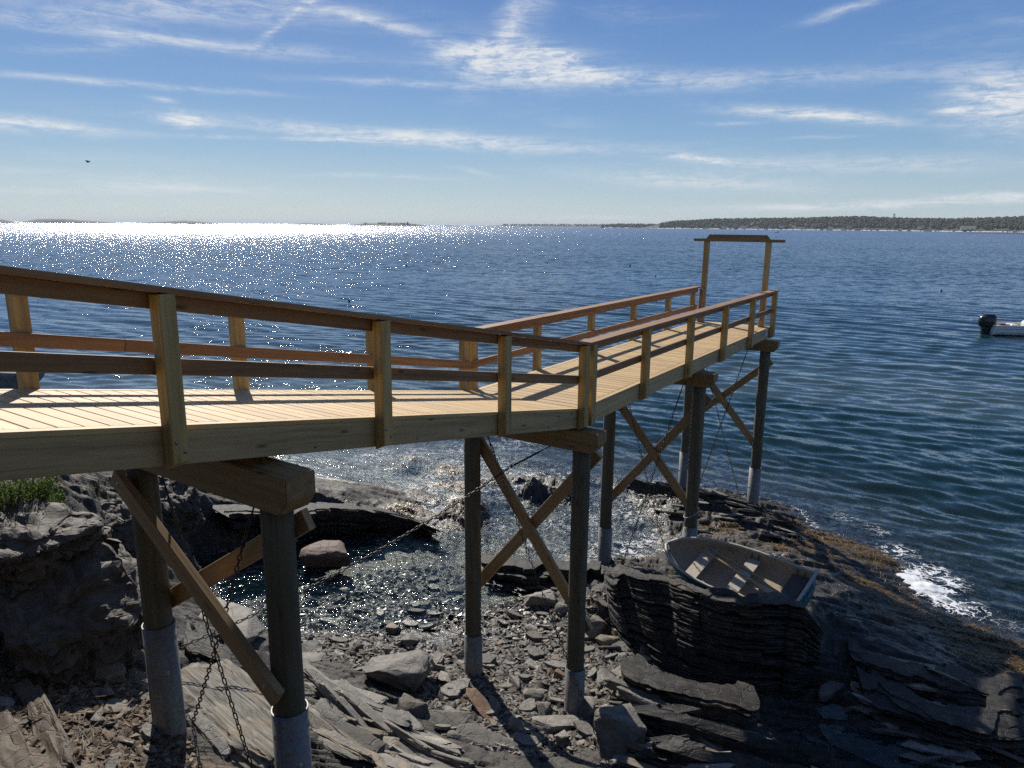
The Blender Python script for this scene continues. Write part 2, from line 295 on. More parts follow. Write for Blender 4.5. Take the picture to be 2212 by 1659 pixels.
def ground(x, y):
    z, m = base_h(x, y)
    r = np.hypot(x, y); z = np.where(r > 34, z + (-2.6 - z) * sstep(34, 44, r), z)
    strike = x * .923 - y * .385; across = x * .385 + y * .923
    z = z + m * (.10 * fbm(strike * .35, across * 1.1, 3, 11) + .05 * fbm(strike * .9, across * 3.2, 3, 12)) + (1 - m) * .03 * fbm(x * 1.6, y * 1.6, 4, 5)
    wx = .35 * fbm(x * 1.3, y * 1.3, 3, 61); wy = .35 * fbm(x * 1.3, y * 1.3, 3, 66)
    mm = sstep(.12, .5, m) * CRAG(x, y)
    z = z + mm * (.17 * cells(strike / .95 + wx, across / .42 + wy, 3) + .085 * cells(strike / .34 + wx * 2, across / .15 + wy * 2, 9))
    b = BN[0] * x + BN[1] * y + BN[2] * z
    wob = .10 * fbm(strike * .45, across * .8, 3, 21) + .035 * fbm(strike * 2.2, across * 4, 2, 25)
    for T, a, sd in ((.24, .75, 31), (.075, .8, 37)):
        bb = b + wob + T * .35 * np.sin(b * 2.1 / T * .7 + sd) + T * .9 * pn(strike * .5 / T * .12 + sd, across * .2, sd)
        k = bb / T; fl = np.floor(k); fr_ = k - fl
        Q = T * (fl + sstep(.68, .97, fr_))
        amp = a * m * (.45 + .55 * np.clip(pn(strike * .6, across * 1.5, sd + 3) * 2 + .5, 0, 1))
        z = z + amp * (Q - bb) / BN[2]
        b = BN[0] * x + BN[1] * y + BN[2] * z
    rg = 1 - np.abs(fbm(x * 3.1, y * 3.1, 3, 81)) * 1.6
    z = z + .012 * fbm(x * 6, y * 6, 3, 41) * (.4 + m) + .02 * (1 - m) * np.abs(fbm(x * 5, y * 5, 2, 44)) + .025 * mm * (rg - .6)
    return z, m
def gz(x, y): return float(ground(np.array([x]), np.array([y]))[0][0])

def fan(radii, angs):
    A, Rr = np.meshgrid(angs, radii); return Rr * np.sin(A), Rr * np.cos(A)
def fan_faces(nr, na):
    i = np.arange(nr - 1)[:, None] * na + np.arange(na - 1)[None, :]; i = i.ravel()
    return np.stack([i, i + 1, i + 1 + na, i + na], 1)
angs_t = np.concatenate([np.linspace(R(-100), R(-41), 40)[:-1], np.linspace(R(-41), R(41), 600), np.linspace(R(41), R(100), 40)[1:]])
rad_t = np.concatenate([np.linspace(.4, 4.2, 30)[:-1], np.geomspace(4.2, 26, 640), np.geomspace(26, 46, 40)[1:]])
TX, TY = fan(rad_t, angs_t); TZ, TM = ground(TX, TY)

# ------------------------------------------------------------------ materials: rock, water
def rock_nodes(t, P, seed_sock=None, bedded=True):
    "slate: layered greys and browns; returns colour, height"
    if seed_sock is not None: P = t.vmath('ADD', P, t.vmath('SCALE', (37.0, 19.0, 53.0), s=seed_sock))
    n1 = t.noise(P, 1.1, 6, 0.6); n2 = t.noise(P, 7.0, 6, 0.65); n3 = t.noise(P, 38.0, 4, 0.6)
    if bedded:
        bd = t.vmath('DOT_PRODUCT', P, tuple(BN)); st = t.vmath('DOT_PRODUCT', P, (.923, -.385, 0.0))
        cb = t.add('ShaderNodeCombineXYZ'); t.l.new(t.math('MULTIPLY', bd, 30.0), cb.inputs[0]); t.l.new(t.math('MULTIPLY', st, 1.3), cb.inputs[1])
        lay = t.noise(cb.outputs[0], 1.0, 6, 0.65, 0.8)
    else:
        lay = t.noise(t.scaled(P, (3, 3, 34)), 1.0, 5, 0.65, 0.6)
    f = t.math('ADD', t.math('MULTIPLY', n1, .45), t.math('MULTIPLY', lay, .55))
    c = t.ramp(f, (.32, (.008, .0072, .0064)), (.50, (.023, .021, .018)), (.64, (.060, .055, .047)), (.79, (.20, .186, .158)))
    c = t.mix(t.smooth(n2, .42, .72), c, (.085, .078, .065))
    rust = t.math('MULTIPLY', t.smooth(t.noise(P, 2.3, 4, .6), .55, .72), .55)
    c = t.mix(rust, c, (.17, .105, .062))
    crack = t.smooth(t.voronoi(t.vmath('ADD', P, t.vmath('SCALE', t.noise(P, 4, 3, out='Color'), s=.25)), 3.0, 'DISTANCE_TO_EDGE'), 0.0, 0.035)
    c = t.mix(crack, t.mix(.6, c, (.02, .018, .016)), c)
    h = t.math('ADD', t.math('MULTIPLY', lay, .9), t.math('ADD', t.math('MULTIPLY', n2, .5), t.math('MULTIPLY', n3, .22)))
    h = t.math('ADD', h, t.math('MULTIPLY', crack, .35))
    return c, h, n1, n2, n3
def wet_by_height(t, c, n1, lo=-.02, hi=.26, attr=None, k=.36):
    geo = t.add('ShaderNodeNewGeometry').outputs['Position']; sp = t.add('ShaderNodeSeparateXYZ'); t.l.new(geo, sp.inputs[0])
    zz = t.math('ADD', sp.outputs[2], t.math('MULTIPLY', t.math('SUBTRACT', n1, .5), -.5))
    dry = t.smooth(zz, lo, hi)
    if attr is not None: dry = t.math('MULTIPLY', dry, t.math('SUBTRACT', 1.0, t.math('MULTIPLY', attr, t.smooth(t.noise(geo, 2.0, 4), .3, .55))))
    c2 = t.mix(dry, t.mix(1.0, c, (k, k, k), 'MULTIPLY'), c)
    rough = t.math('ADD', t.math('MULTIPLY', dry, .42), .30)
    return c2, rough, dry
M_shore, t = material('slate_bedrock'); geoP = t.add('ShaderNodeNewGeometry').outputs['Position']
c, h, n1, n2, n3 = rock_nodes(t, geoP)
dirt = t.add('ShaderNodeAttribute', attribute_name='dirt').outputs['Fac']
dc = t.ramp(t.noise(geoP, 16, 6, .7), (.3, (.045, .030, .019)), (.55, (.13, .088, .055)), (.75, (.24, .18, .12)))
c = t.mix(t.math('MULTIPLY', dirt, t.smooth(t.noise(geoP, 3.2, 5, .65), .34, .56)), c, dc)
grv_shade = t.add('ShaderNodeAttribute', attribute_name='gravel_shade').outputs['Fac']; cov_ = t.add('ShaderNodeAttribute', attribute_name='cove').outputs['Fac']
c = t.mix(grv_shade, c, t.ramp(t.noise(geoP, 22, 5, .7), (.35, (.016, .014, .012)), (.65, (.075, .066, .054))))  # beach ground; its dark tone paints in the shadow between the stones
c = t.mix(cov_, c, t.ramp(t.voronoi(geoP, 11, out='Color'), (.2, (.035, .032, .027)), (.5, (.072, .065, .055)), (.8, (.13, .118, .097))))
c, rough, dry = wet_by_height(t, c, n1, attr=t.add('ShaderNodeAttribute', attribute_name='wet').outputs['Fac'])
weed = t.add('ShaderNodeAttribute', attribute_name='weed').outputs['Fac']
c = t.mix(t.math('MULTIPLY', weed, t.smooth(t.noise(geoP, 6, 5, .7), .4, .6)), c, t.ramp(n3, (.3, (.03, .018, .006)), (.7, (.17, .095, .022))))
t.set(t.p, 'Base Color', c); t.set(t.p, 'Roughness', rough); t.set(t.p, 'Normal', t.bump(h, .9, .035))
t.set(t.p, 'Specular IOR Level', .5)
def stone_mat(name, tint, wet=True, dark=1.0):
    m, t = material(name); tc = t.add('ShaderNodeTexCoord').outputs['Object']; oi = t.add('ShaderNodeObjectInfo')
    c, h, n1, n2, n3 = rock_nodes(t, tc, oi.outputs['Random'], False)
    c = t.mix(.55, c, tint, 'MIX'); c = t.mix(t.smooth(n2, .3, .7), t.mix(1, c, (.62, .6, .58), 'MULTIPLY'), c)
    hv = t.add('ShaderNodeHueSaturation'); t.set(hv, 'Color', c); t.set(hv, 'Value', t.math('ADD', t.math('MULTIPLY', oi.outputs['Random'], .7 * dark), .62 * dark)); c = hv.outputs[0]
    rough = .72
    if wet: c, rough, _ = wet_by_height(t, c, n1, -.02, .16, k=.45)
    t.set(t.p, 'Base Color', c); t.set(t.p, 'Roughness', rough); t.set(t.p, 'Normal', t.bump(h, .8, .02)); return m
M_stone = [stone_mat('grey_slate', (.36, .338, .30)), stone_mat('brown_slate', (.37, .31, .23)), stone_mat('rust_slate', (.36, .205, .115)), stone_mat('pale_stone', (.52, .49, .42))]
M_redrock = stone_mat('reddish_granite', (.33, .21, .155), False)

M_water, t = material('sea_water'); t.n.remove(t.p)
geo = t.add('ShaderNodeNewGeometry'); P = geo.outputs['Position']; N0 = geo.outputs['Normal']
camd = t.vmath('LENGTH', t.vmath('MULTIPLY', P, (1, 1, 0)))
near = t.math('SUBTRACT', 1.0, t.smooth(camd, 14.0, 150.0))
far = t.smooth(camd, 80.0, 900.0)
def vnoise(scale, detail, rough=.6, sx=1.0, sy=1.0):
    return t.vmath('SUBTRACT', t.noise(t.scaled(P, (sx, sy, 1)), scale, detail, rough, out='Color'), (.5, .5, .5))
rip = t.vmath('MULTIPLY', vnoise(7.0, 3.0, .65, .8, 1.4), (1.7, 1.7, 0))
mid = t.vmath('MULTIPLY', vnoise(1.4, 3.0, .6, .7, 1.3), (1.6, 1.6, 0))
bigf = t.vmath('MULTIPLY', vnoise(.30, 6.0, .78, .8, 1.2), (2.4, 2.4, 0))
calm = t.add('ShaderNodeAttribute', attribute_name='calm').outputs['Fac']
windp = t.math('ADD', .78, t.math('MULTIPLY', t.smooth(t.noise(t.scaled(P, (.004, .02, 1)), 1.0, 4, .6), .35, .7), .32))
pert = t.vmath('ADD', t.vmath('SCALE', rip, s=t.math('ADD', .30, t.math('MULTIPLY', near, .30))), t.vmath('SCALE', mid, s=.38))
pert = t.vmath('ADD', pert, t.vmath('SCALE', bigf, s=t.math('MULTIPLY', t.smooth(camd, 15., 160.), 1.7)))
foam0 = t.add('ShaderNodeAttribute', attribute_name='foam').outputs['Fac']
pert = t.vmath('SCALE', pert, s=t.math('MULTIPLY', windp, t.math('ADD', t.math('ADD', 1.0, t.math('MULTIPLY', calm, 1.1)), t.math('MULTIPLY', foam0, 1.6))))
# at a grazing look only the facets that lean towards the eye can be seen: fold the others over
inc = geo.outputs['Incoming']; ih = t.vmath('NORMALIZE', t.vmath('MULTIPLY', inc, (1, 1, 0)))
lean = t.vmath('DOT_PRODUCT', pert, ih); fold = t.math('MULTIPLY', t.math('SUBTRACT', t.math('ABSOLUTE', lean), lean), t.smooth(camd, 10., 70.))
pert = t.vmath('ADD', pert, t.vmath('SCALE', ih, s=fold))
Nn = t.vmath('NORMALIZE', t.vmath('ADD', N0, pert))
Nf = t.vmath('NORMALIZE', t.vmath('ADD', N0, t.vmath('SCALE', pert, s=.35)))
cosv = t.math('ABSOLUTE', t.vmath('DOT_PRODUCT', Nf, geo.outputs['Incoming']))
fresn = t.math('ADD', .02, t.math('MULTIPLY', .98, t.math('POWER', t.math('SUBTRACT', 1.0, cosv, clamp=True), 5.0)))     # Schlick, water
gl = t.add('ShaderNodeBsdfGlossy'); gl.distribution = 'GGX'; t.set(gl, 'Normal', Nn)
t.set(gl, 'Roughness', t.math('ADD', .022, t.math('MULTIPLY', far, .15)))
gl.inputs['Color'].default_value = (1, 1, 1, 1)
dep = t.add('ShaderNodeAttribute', attribute_name='depth').outputs['Fac']; foam = t.add('ShaderNodeAttribute', attribute_name='foam').outputs['Fac']
opac = t.math('SUBTRACT', 1.0, t.math('EXPONENT', t.math('MULTIPLY', dep, -.8)))
tr = t.add('ShaderNodeBsdfTransparent'); tr.inputs[0].default_value = (.80, .835, .82, 1)
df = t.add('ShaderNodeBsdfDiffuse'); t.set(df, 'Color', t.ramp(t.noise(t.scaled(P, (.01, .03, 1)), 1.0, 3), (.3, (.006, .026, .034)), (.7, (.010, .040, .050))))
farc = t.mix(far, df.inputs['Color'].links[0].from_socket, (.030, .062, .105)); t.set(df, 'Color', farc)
body = t.add('ShaderNodeMixShader'); t.set(body, '0', opac); t.l.new(tr.outputs[0], body.inputs[1]); t.l.new(df.outputs[0], body.inputs[2])
wat = t.add('ShaderNodeMixShader'); t.set(wat, '0', t.math('MULTIPLY', fresn, t.math('SUBTRACT', 1.0, t.math('MULTIPLY', t.smooth(camd, 8., 200.), .15)))); t.l.new(body.outputs[0], wat.inputs[1]); t.l.new(gl.outputs[0], wat.inputs[2])
fo = t.add('ShaderNodeBsdfDiffuse'); fo.inputs[0].default_value = (.78, .80, .82, 1)
warp = t.vmath('ADD', P, t.vmath('SCALE', t.vmath('SUBTRACT', t.noise(P, 1.6, 4, .6, out='Color'), (.5, .5, .5)), s=1.5))
lace = t.math('SUBTRACT', 1.0, t.smooth(t.voronoi(t.scaled(warp, (1, 1.9, 1)), 2.2, 'DISTANCE_TO_EDGE'), .0, .12))
lace = t.math('MULTIPLY', t.math('ADD', t.math('MULTIPLY', lace, .55), t.math('MULTIPLY', t.noise(t.scaled(warp, (.8, 2.2, 1)), 3.5, 6, .75), 1.25)), .72)
ff = t.smooth(t.math('ADD', foam, t.math('MULTIPLY', t.math('SUBTRACT', lace, .5), .9)), .48, .72)
ff = t.math('MULTIPLY', ff, t.smooth(foam, .08, .3))
surf = t.add('ShaderNodeMixShader'); t.set(surf, '0', ff); t.l.new(wat.outputs[0], surf.inputs[1]); t.l.new(fo.outputs[0], surf.inputs[2])
t.l.new(surf.outputs[0], t.out.inputs[0])

# ------------------------------------------------------------------ shore
def near_pts(x, y, pts):
    "1 at the listed (px, py, z, radius) spots, falling to 0"
    v = np.zeros(np.shape(x))
    for (px, py, z, rad) in pts:
        q = at(px, py, z); v = np.maximum(v, np.exp(-((x - q[0]) ** 2 + (y - q[1]) ** 2) / rad ** 2))
    return v
WEED = [(1740,1150,.1,.5),(1790,1165,.1,.7),(1850,1180,.1,.8),(1905,1205,.1,.6),(1760,1190,.3,.5),(1700,1180,.5,.5),(1560,1140,.3,.5),(2010,1335,.1,.7),(2080,1360,.1,.7),(2150,1390,.1,.8),(2212,1420,.1,.9),(2120,1415,.2,.6),(2200,1460,.2,.7),(1930,1290,.1,.6),(1860,1265,.3,.45),(1900,1330,.4,.4),(890,988,.06,.8),(950,1005,.1,1.0),(1010,1035,.1,.9),(880,1095,.2,.6),(860,1120,.1,.5),(1070,1205,.0,.8),(1140,1215,.1,.6),(1000,1110,.1,.5),(2180,1370,.1,.6)]
TW = near_pts(TX, TY, WEED) * sstep(.75, .4, TZ)
TDirt = np.clip(near_pts(TX, TY, [(40,1620,3.1,1.0),(180,1600,2.8,.9),(250,1530,2.7,.7),(120,1500,2.9,.9),(330,1640,2.7,.7),(0,1500,3.0,1.0),(60,1060,4.4,.8)]) * 1.4 + sstep(5.2, 4.2, np.hypot(TX, TY)), 0, 1)
TWet = near_pts(TX, TY, [(1880,1310,.5,.7),(1950,1370,.5,.8),(2050,1410,.3,.9),(2150,1460,.2,.9),(1860,1420,.5,.6),(1950,1450,.5,.7),(1700,1210,.6,.6),(1800,1260,.5,.6),(1600,1120,.4,.8),(1450,1070,.3,.8),(700,1080,.6,1.0),(800,1100,.4,.9),(1000,1080,.4,.9),(1160,1030,.5,1.0),(900,1400,.15,.6),(1800,1600,.15,.8),(1950,1620,.15,.8),(2050,1500,.4,1.2),(1900,1480,.4,1.0),(2150,1560,.35,1.2),(1780,1420,.5,.7),(1720,1330,1,.8),(1850,1350,.7,.8)])
TGrShade = np.clip(near_pts(TX, TY, [(1000,1460,.2,.8),(1100,1400,.1,.9),(1180,1350,.1,.8),(1250,1450,.2,.9),(1150,1520,.3,.9),(1050,1560,.4,.8),(1240,1600,.4,.8),(1330,1430,.3,.7),(900,1420,.2,.7),(780,1420,.2,.6),(1150,1640,.5,.7)]) * 1.6, 0, 1)
TCo = np.clip(near_pts(TX, TY, [(600,1320,-.1,1.2),(720,1270,-.1,1.4),(850,1260,-.1,1.4),(950,1280,-.1,1.2),(800,1330,-.1,.9),(520,1250,-.1,1.1),(900,1190,-.1,1.2)]) * 1.5, 0, 1) * sstep(.05, -.06, TZ)
shore = from_np('shore', np.stack([TX.ravel(), TY.ravel(), TZ.ravel()], 1), fan_faces(len(rad_t), len(angs_t)), M_shore, attrs={'weed': TW.ravel(), 'dirt': TDirt.ravel(), 'wet': TWet.ravel(), 'gravel_shade': TGrShade.ravel(), 'cove': TCo.ravel()})
tag(shore, kind='structure')

# ------------------------------------------------------------------ water
angs_w = np.concatenate([np.linspace(R(-88), R(-42), 60)[:-1], np.linspace(R(-42), R(42), 540), np.linspace(R(42), R(88), 60)[1:]])
rad_w = np.concatenate([np.geomspace(7.5, 90, 680), np.geomspace(90, 32000, 150)[1:]])
WX, WY = fan(rad_w, angs_w); WR = np.hypot(WX, WY)
gzw = np.full(WX.shape, -3.0); mk = WR < 46; gzw[mk] = ground(WX[mk], WY[mk])[0]
depth = np.clip(-gzw, 0, 6) + np.clip((WR - 40) * .2, 0, 20)
cove = near_pts(WX, WY, [(600,1290,0,1.8),(720,1260,0,2.0),(850,1260,0,2.0),(950,1280,0,1.6),(700,1330,0,1.2),(850,1180,0,1.8),(500,1200,0,1.5)])
open_ = sstep(.05, 1.2, depth) * (1 - .8 * np.clip(cove, 0, 1))
WZ = np.zeros(WX.shape); r2 = np.random.default_rng(12)
for k in range(26):
    lam = .42 * (1.17 ** k) if k < 20 else 9 + (k - 20) * 4; a0 = R(210) + r2.normal(0, .36); kx, ky = math.sin(a0), math.cos(a0); kk = 2 * math.pi / lam
    if k < 20: amp = .0145 * lam ** .45 if lam < 2.2 else .0075 * lam ** .5
    else: amp = .012
    ph = r2.uniform(0, 6.28); fade = sstep(lam * 75, lam * 40, WR) * sstep(105, 70, WR)
    arg = kk * (kx * WX + ky * WY) + ph + 1.3 * pn(WX / (lam * 3.1), WY / (lam * 3.1), k)
    s = np.sin(arg); WZ += amp * fade * (s + .35 * (np.abs(np.cos(arg * .5)) * -2 + 1.2)) * (.6 + .8 * np.clip(pn(WX / (lam * 5), WY / (lam * 5), k + 40) + .5, 0, 1))
WZ *= (.12 + .88 * open_) * .8
FOAM = [(1960,1250,0,.6,.78),(2000,1270,0,.65,.8),(2030,1290,0,.5,.7),(1985,1240,0,.45,.7),(1930,1245,0,.5,.6),(2010,1235,0,.7,.5),(1900,1150,0,.5,.34),(1880,1140,0,.4,.36),(1940,1190,0,.6,.5),(1820,1118,0,.6,.3),(2070,1305,0,.6,.6),(2110,1320,0,.6,.4),(2180,1345,0,.6,.3),(2040,1255,0,.6,.55),
 (900,985,0,1.6,.34),(1000,975,0,1.8,.34),(820,985,0,1.6,.34),(950,1030,0,1.2,.38),(900,1060,0,1.0,.42),(1060,1000,0,1.6,.34),(1100,1060,0,1.2,.34),(930,1095,0,.7,.5),(1080,1140,0,1.0,.3),(1180,1130,0,1.2,.3),(1280,1130,0,1.2,.34),(1360,1110,0,1.0,.38),(1350,1185,0,.8,.48),(1420,1165,0,.8,.42),(1280,1190,0,.8,.4),(1150,1170,0,1.0,.3),(1000,1140,0,.8,.3),(1120,960,0,2.0,.32),(1400,1080,0,1,.36),(440,1200,0,.6,.25)]
foam = np.zeros(WX.shape)
for (px, py, z, rad, a) in FOAM:
    q_ = at(px, py, z); foam = np.maximum(foam, a * np.exp(-((WX - q_[0]) ** 2 + (WY - q_[1]) ** 2) / rad ** 2))
edge = np.exp(-((depth - .02) / .08) ** 2) * sstep(13.5, 15.5, WY) * (WR < 40)
foam = np.maximum(foam, edge * .26 * (.5 + np.clip(pn(WX * .7, WY * .7, 55) + .5, 0, 1)))
WZ += np.where(WR < 40, sstep(.55, .95, foam) * (.05 + .13 * np.abs(fbm(WX * 2.2, WY * 2.2, 4, 71))), 0)
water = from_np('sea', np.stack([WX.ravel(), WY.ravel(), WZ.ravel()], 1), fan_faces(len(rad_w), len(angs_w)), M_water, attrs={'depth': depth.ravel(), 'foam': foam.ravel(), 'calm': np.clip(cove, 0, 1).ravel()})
tag(water, kind='structure')

# ------------------------------------------------------------------ wood and metal
def wood(name, c_dark, c_mid, c_light, rough=.62, fibre=55.0, knots=True, vary=.35, bump=.5, weather=None):
    m, t = material(name); tc = t.add('ShaderNodeTexCoord').outputs['Object']; oi = t.add('ShaderNodeObjectInfo')
    P = t.vmath('ADD', tc, t.vmath('SCALE', (7.0, 3.0, 5.0), s=oi.outputs['Random']))
    wob = t.vmath('MULTIPLY', t.vmath('SUBTRACT', t.noise(P, 1.6, 3, out='Color'), (.5, .5, .5)), (0, .05, .05))
    Pw = t.vmath('ADD', P, wob)
    band = t.noise(t.scaled(Pw, (.55, 16, 16)), 1.0, 4, .6, .35)
    fib = t.noise(t.scaled(Pw, (2.2, fibre, fibre)), 1.0, 4, .7)
    f = t.math('ADD', t.math('MULTIPLY', band, .7), t.math('MULTIPLY', fib, .3))
    c = t.ramp(f, (.30, c_dark), (.48, c_mid), (.70, c_light))
    if knots:
        kv = t.voronoi(t.scaled(P, (2.1, 7.5, 7.5)), 1.0)
        k = t.math('SUBTRACT', 1.0, t.smooth(kv, .05, .17)); c = t.mix(t.math('MULTIPLY', k, .75), c, tuple(v * .28 for v in c_dark))
    hv = t.add('ShaderNodeHueSaturation'); t.set(hv, 'Color', c); t.set(hv, 'Value', t.math('ADD', 1 - vary / 2, t.math('MULTIPLY', oi.outputs['Random'], vary)))
    c = hv.outputs[0]
    if weather: c = t.mix(t.math('MULTIPLY', t.smooth(t.noise(P, 2.6, 5, .7), .45, .7), .6), c, weather)
    t.set(t.p, 'Base Color', c); t.set(t.p, 'Roughness', rough); t.set(t.p, 'Normal', t.bump(f, bump, .006)); return m
M_deck = wood('deck_pine', (.36, .215, .082), (.525, .35, .148), (.62, .445, .215), vary=.34, weather=(.43, .31, .175))
M_post = wood('post_pine', (.26, .170, .062), (.44, .31, .122), (.58, .43, .19), vary=.3)
M_joist = wood('stringer_pine', (.235, .160, .074), (.435, .315, .160), (.57, .435, .235), fibre=80, vary=.2)
M_rail = wood('red_fir', (.15, .068, .027), (.285, .142, .058), (.40, .218, .092), knots=True, vary=.3)
M_beam = wood('beam_timber', (.13, .078, .032), (.225, .145, .065), (.31, .205, .10), vary=.25)
M_brace = wood('brace_pine', (.22, .135, .055), (.35, .225, .105), (.45, .31, .16), vary=.2)
M_pile = wood('pile_wood', (.060, .050, .032), (.115, .098, .064), (.19, .165, .115), rough=.8, fibre=40, vary=.2, weather=(.075, .080, .055))
_t = NT(M_pile.node_tree); _pb = [n for n in _t.n if n.type == 'BSDF_PRINCIPLED'][0]; _src = _pb.inputs['Base Color'].links[0].from_socket
_g = _t.add('ShaderNodeNewGeometry').outputs['Position']; _sp = _t.add('ShaderNodeSeparateXYZ'); _t.l.new(_g, _sp.inputs[0])
_tide = _t.math('SUBTRACT', 1.0, _t.smooth(_t.math('ADD', _sp.outputs[2], _t.math('MULTIPLY', _t.noise(_g, 3.0, 4), .8)), 1.3, 3.0))
_t.set(_pb, 'Base Color', _t.mix(_t.math('MULTIPLY', _tide, .6), _src, (.045, .046, .030)))
M_steel, t = material('galvanised_steel'); tc = t.add('ShaderNodeTexCoord').outputs['Object']
f = t.noise(t.scaled(tc, (8, 8, 2.5)), 1.0, 5, .65); sp = t.voronoi(tc, 40, out='Color')
c = t.ramp(f, (.3, (.115, .110, .100)), (.7, (.215, .208, .192)))
c = t.mix(.12, c, sp)
c = t.mix(t.math('MULTIPLY', t.smooth(t.noise(t.scaled(tc, (14, 14, 1.2)), 1.0, 4, .6), .56, .72), .5), c, (.115, .075, .045))
t.set(t.p, 'Base Color', c); t.set(t.p, 'Metallic', .1); t.set(t.p, 'Roughness', t.ramp(f, (.3, .42), (.7, .6))); t.set(t.p, 'Normal', t.bump(t.noise(tc, 25, 3), .15, .005))
M_bolt = plain('zinc_bolt', (.33, .31, .28), .45, .7)
M_chain = plain('dark_chain_steel', (.055, .050, .046), .45, .6, .5, 30)

# ------------------------------------------------------------------ pier: straight in plan, a ramp that falls to a level run
PU = np.array([.54844, .83619]); PL = np.array([-.83619, .54844]); PO = np.array([1.0085, 10.0443]); DZ = 5.2; SL = .19024; PW = 2.0
def PP(t_, lat, h=0.0, ramp=True):
    z = DZ + h + (-SL * t_ if (t_ < 0 and ramp) else 0); q_ = PO + PU * t_ + PL * lat
    return Vector((q_[0], q_[1], z))
U3 = Vector((PU[0], PU[1], 0)); L3 = Vector((PL[0], PL[1], 0)); N3 = -L3
UR = Vector((PU[0], PU[1], -SL)).normalized(); NR = UR.cross(L3) * -1
if NR.z < 0: NR = -NR
pier = empty('pier', PP(0, 1, -5, False), 'long wooden pier with ramp, red railings and braced piles above the rocks', 'pier')
T0, T1 = -13.0, 10.72
TH = .038
# boards, each with two screws at either end
_decks = {}
def deck_mesh(L, W):
    key = (round(L, 3), round(W, 4))
    if key not in _decks:
        bm = bmesh.new(); bmesh.ops.create_cube(bm, size=1, matrix=Matrix.Diagonal((L, W, TH, 1))); bmesh.ops.bevel(bm, geom=bm.edges[:], offset=.004, segments=1, affect='EDGES')
        for sx in (-1, 1):
            for sy in (-1, 1):
                r_ = bmesh.ops.create_circle(bm, cap_ends=True, segments=7, radius=.0075, matrix=Matrix.Translation((sx * (L / 2 - .045), sy * W * .28, TH / 2 + .0008)))
                for f_ in {f for v in r_['verts'] for f in v.link_faces}: f_.material_index = 1
        me = bpy.data.meshes.new('deck_board'); bm.to_mesh(me); bm.free(); me.materials.append(M_deck); me.materials.append(M_screw); _decks[key] = me
    return _decks[key]
M_screw = plain('dark_screw', (.10, .085, .07), .5, .4)
pitch = .160
k = 0; tt = -.012
while tt > T0:                                            # ramp boards, laid across
    tc_ = tt - pitch / 2; p = PP(tc_, PW / 2, -TH / 2 + .0)
    L = PW - .19; me = deck_mesh(L, pitch / math.cos(math.atan(SL)) - .012)
    o = link('deck_board', me, M_deck, pier, frame(p + NR * random.uniform(-.001, .001), L3, NR)); tt -= pitch; k += 1
tt = .012
while tt < T1 - .1:
    p = PP(tt + pitch / 2, PW / 2, -TH / 2); L = PW - .19
    link('deck_board', deck_mesh(L, pitch - .012), M_deck, pier, frame(p + Vector((0, 0, random.uniform(-.001, .001))), L3, (0, 0, 1))); tt += pitch
for lat in (.045, PW - .045):                              # boards along both edges, joined end to end
    for a, b in ((T0, -9.3), (-9.295, -4.62), (-4.615, -.006)): beam('edge_board', PP(a, lat, -TH / 2 + .001), PP(b, lat, -TH / 2 + .001), .088, TH, M_deck, pier, NR, .003)
    for a, b in ((.006, 5.3), (5.305, T1)): beam('edge_board', PP(a, lat, -TH / 2 + .001), PP(b, lat, -TH / 2 + .001), .088, TH, M_deck, pier, (0, 0, 1), .003)
SH = .25
def stringer_mesh(pts, lat0, lat1, mat):
    pass
for lat in (.042, .7, 1.3, PW - .042):
    hc = -TH - .002 - SH / 2
    for a, b in ((T0, -7.6), (-7.596, -.0)): beam('stringer', PP(a, lat, hc), PP(b - (.004 if b > -1 else 0), lat, hc), .076, SH, M_joist, pier, NR, .004)
    for a, b in ((.0, 5.1), (5.104, T1 - .02)): beam('stringer', PP(max(a, .012), lat, hc), PP(b, lat, hc), .076, SH, M_joist, pier, (0, 0, 1), .004)
beam('end_board', PP(T1 + .012, .02, -TH - SH / 2), PP(T1 + .012, PW - .02, -TH - SH / 2), .045, SH, M_joist, pier)
# railing posts: square, sawn off at an angle below
PS = .122
def post_mesh(h_top, h_bot, outward):
    bm = bmesh.new(); s = PS / 2
    bmesh.ops.create_cube(bm, size=1, matrix=Matrix.Translation((0, 0, (h_top + h_bot) / 2)) @ Matrix.Diagonal((PS, PS, h_top - h_bot, 1)))
    bmesh.ops.bevel(bm, geom=bm.edges[:], offset=.006, segments=1, affect='EDGES')
    for v in bm.verts:                                     # chamfer of the foot on the outer face
        if v.co.z < h_bot + .02 and v.co.y * outward < 0: v.co.z += 0.0
        if v.co.z < h_bot + .02 and v.co.y * outward > 0: v.co.z += .055
    me = bpy.data.meshes.new('post'); bmesh.ops.recalc_face_normals(bm, faces=bm.faces[:]); bm.to_mesh(me); bm.free(); me.materials.append(M_post)
    # grain runs up: swap axes so that local x is up
    me.transform(Matrix(((0, 0, 1, 0), (0, 1, 0, 0), (-1, 0, 0, 0), (0, 0, 0, 1)))); return me
pm_near, pm_far = post_mesh(.93, -.305, -1), post_mesh(.93, -.305, 1)
POST_T = [-12.4, -10.36, -8.30, -6.22, -4.14, -2.09, -.075, .155, 2.134, 4.268, 6.40, 8.54, 10.62]
up_m = Matrix(((0, 0, -1, 0), (0, 1, 0, 0), (1, 0, 0, 0), (0, 0, 0, 1)))
bolt_me = None
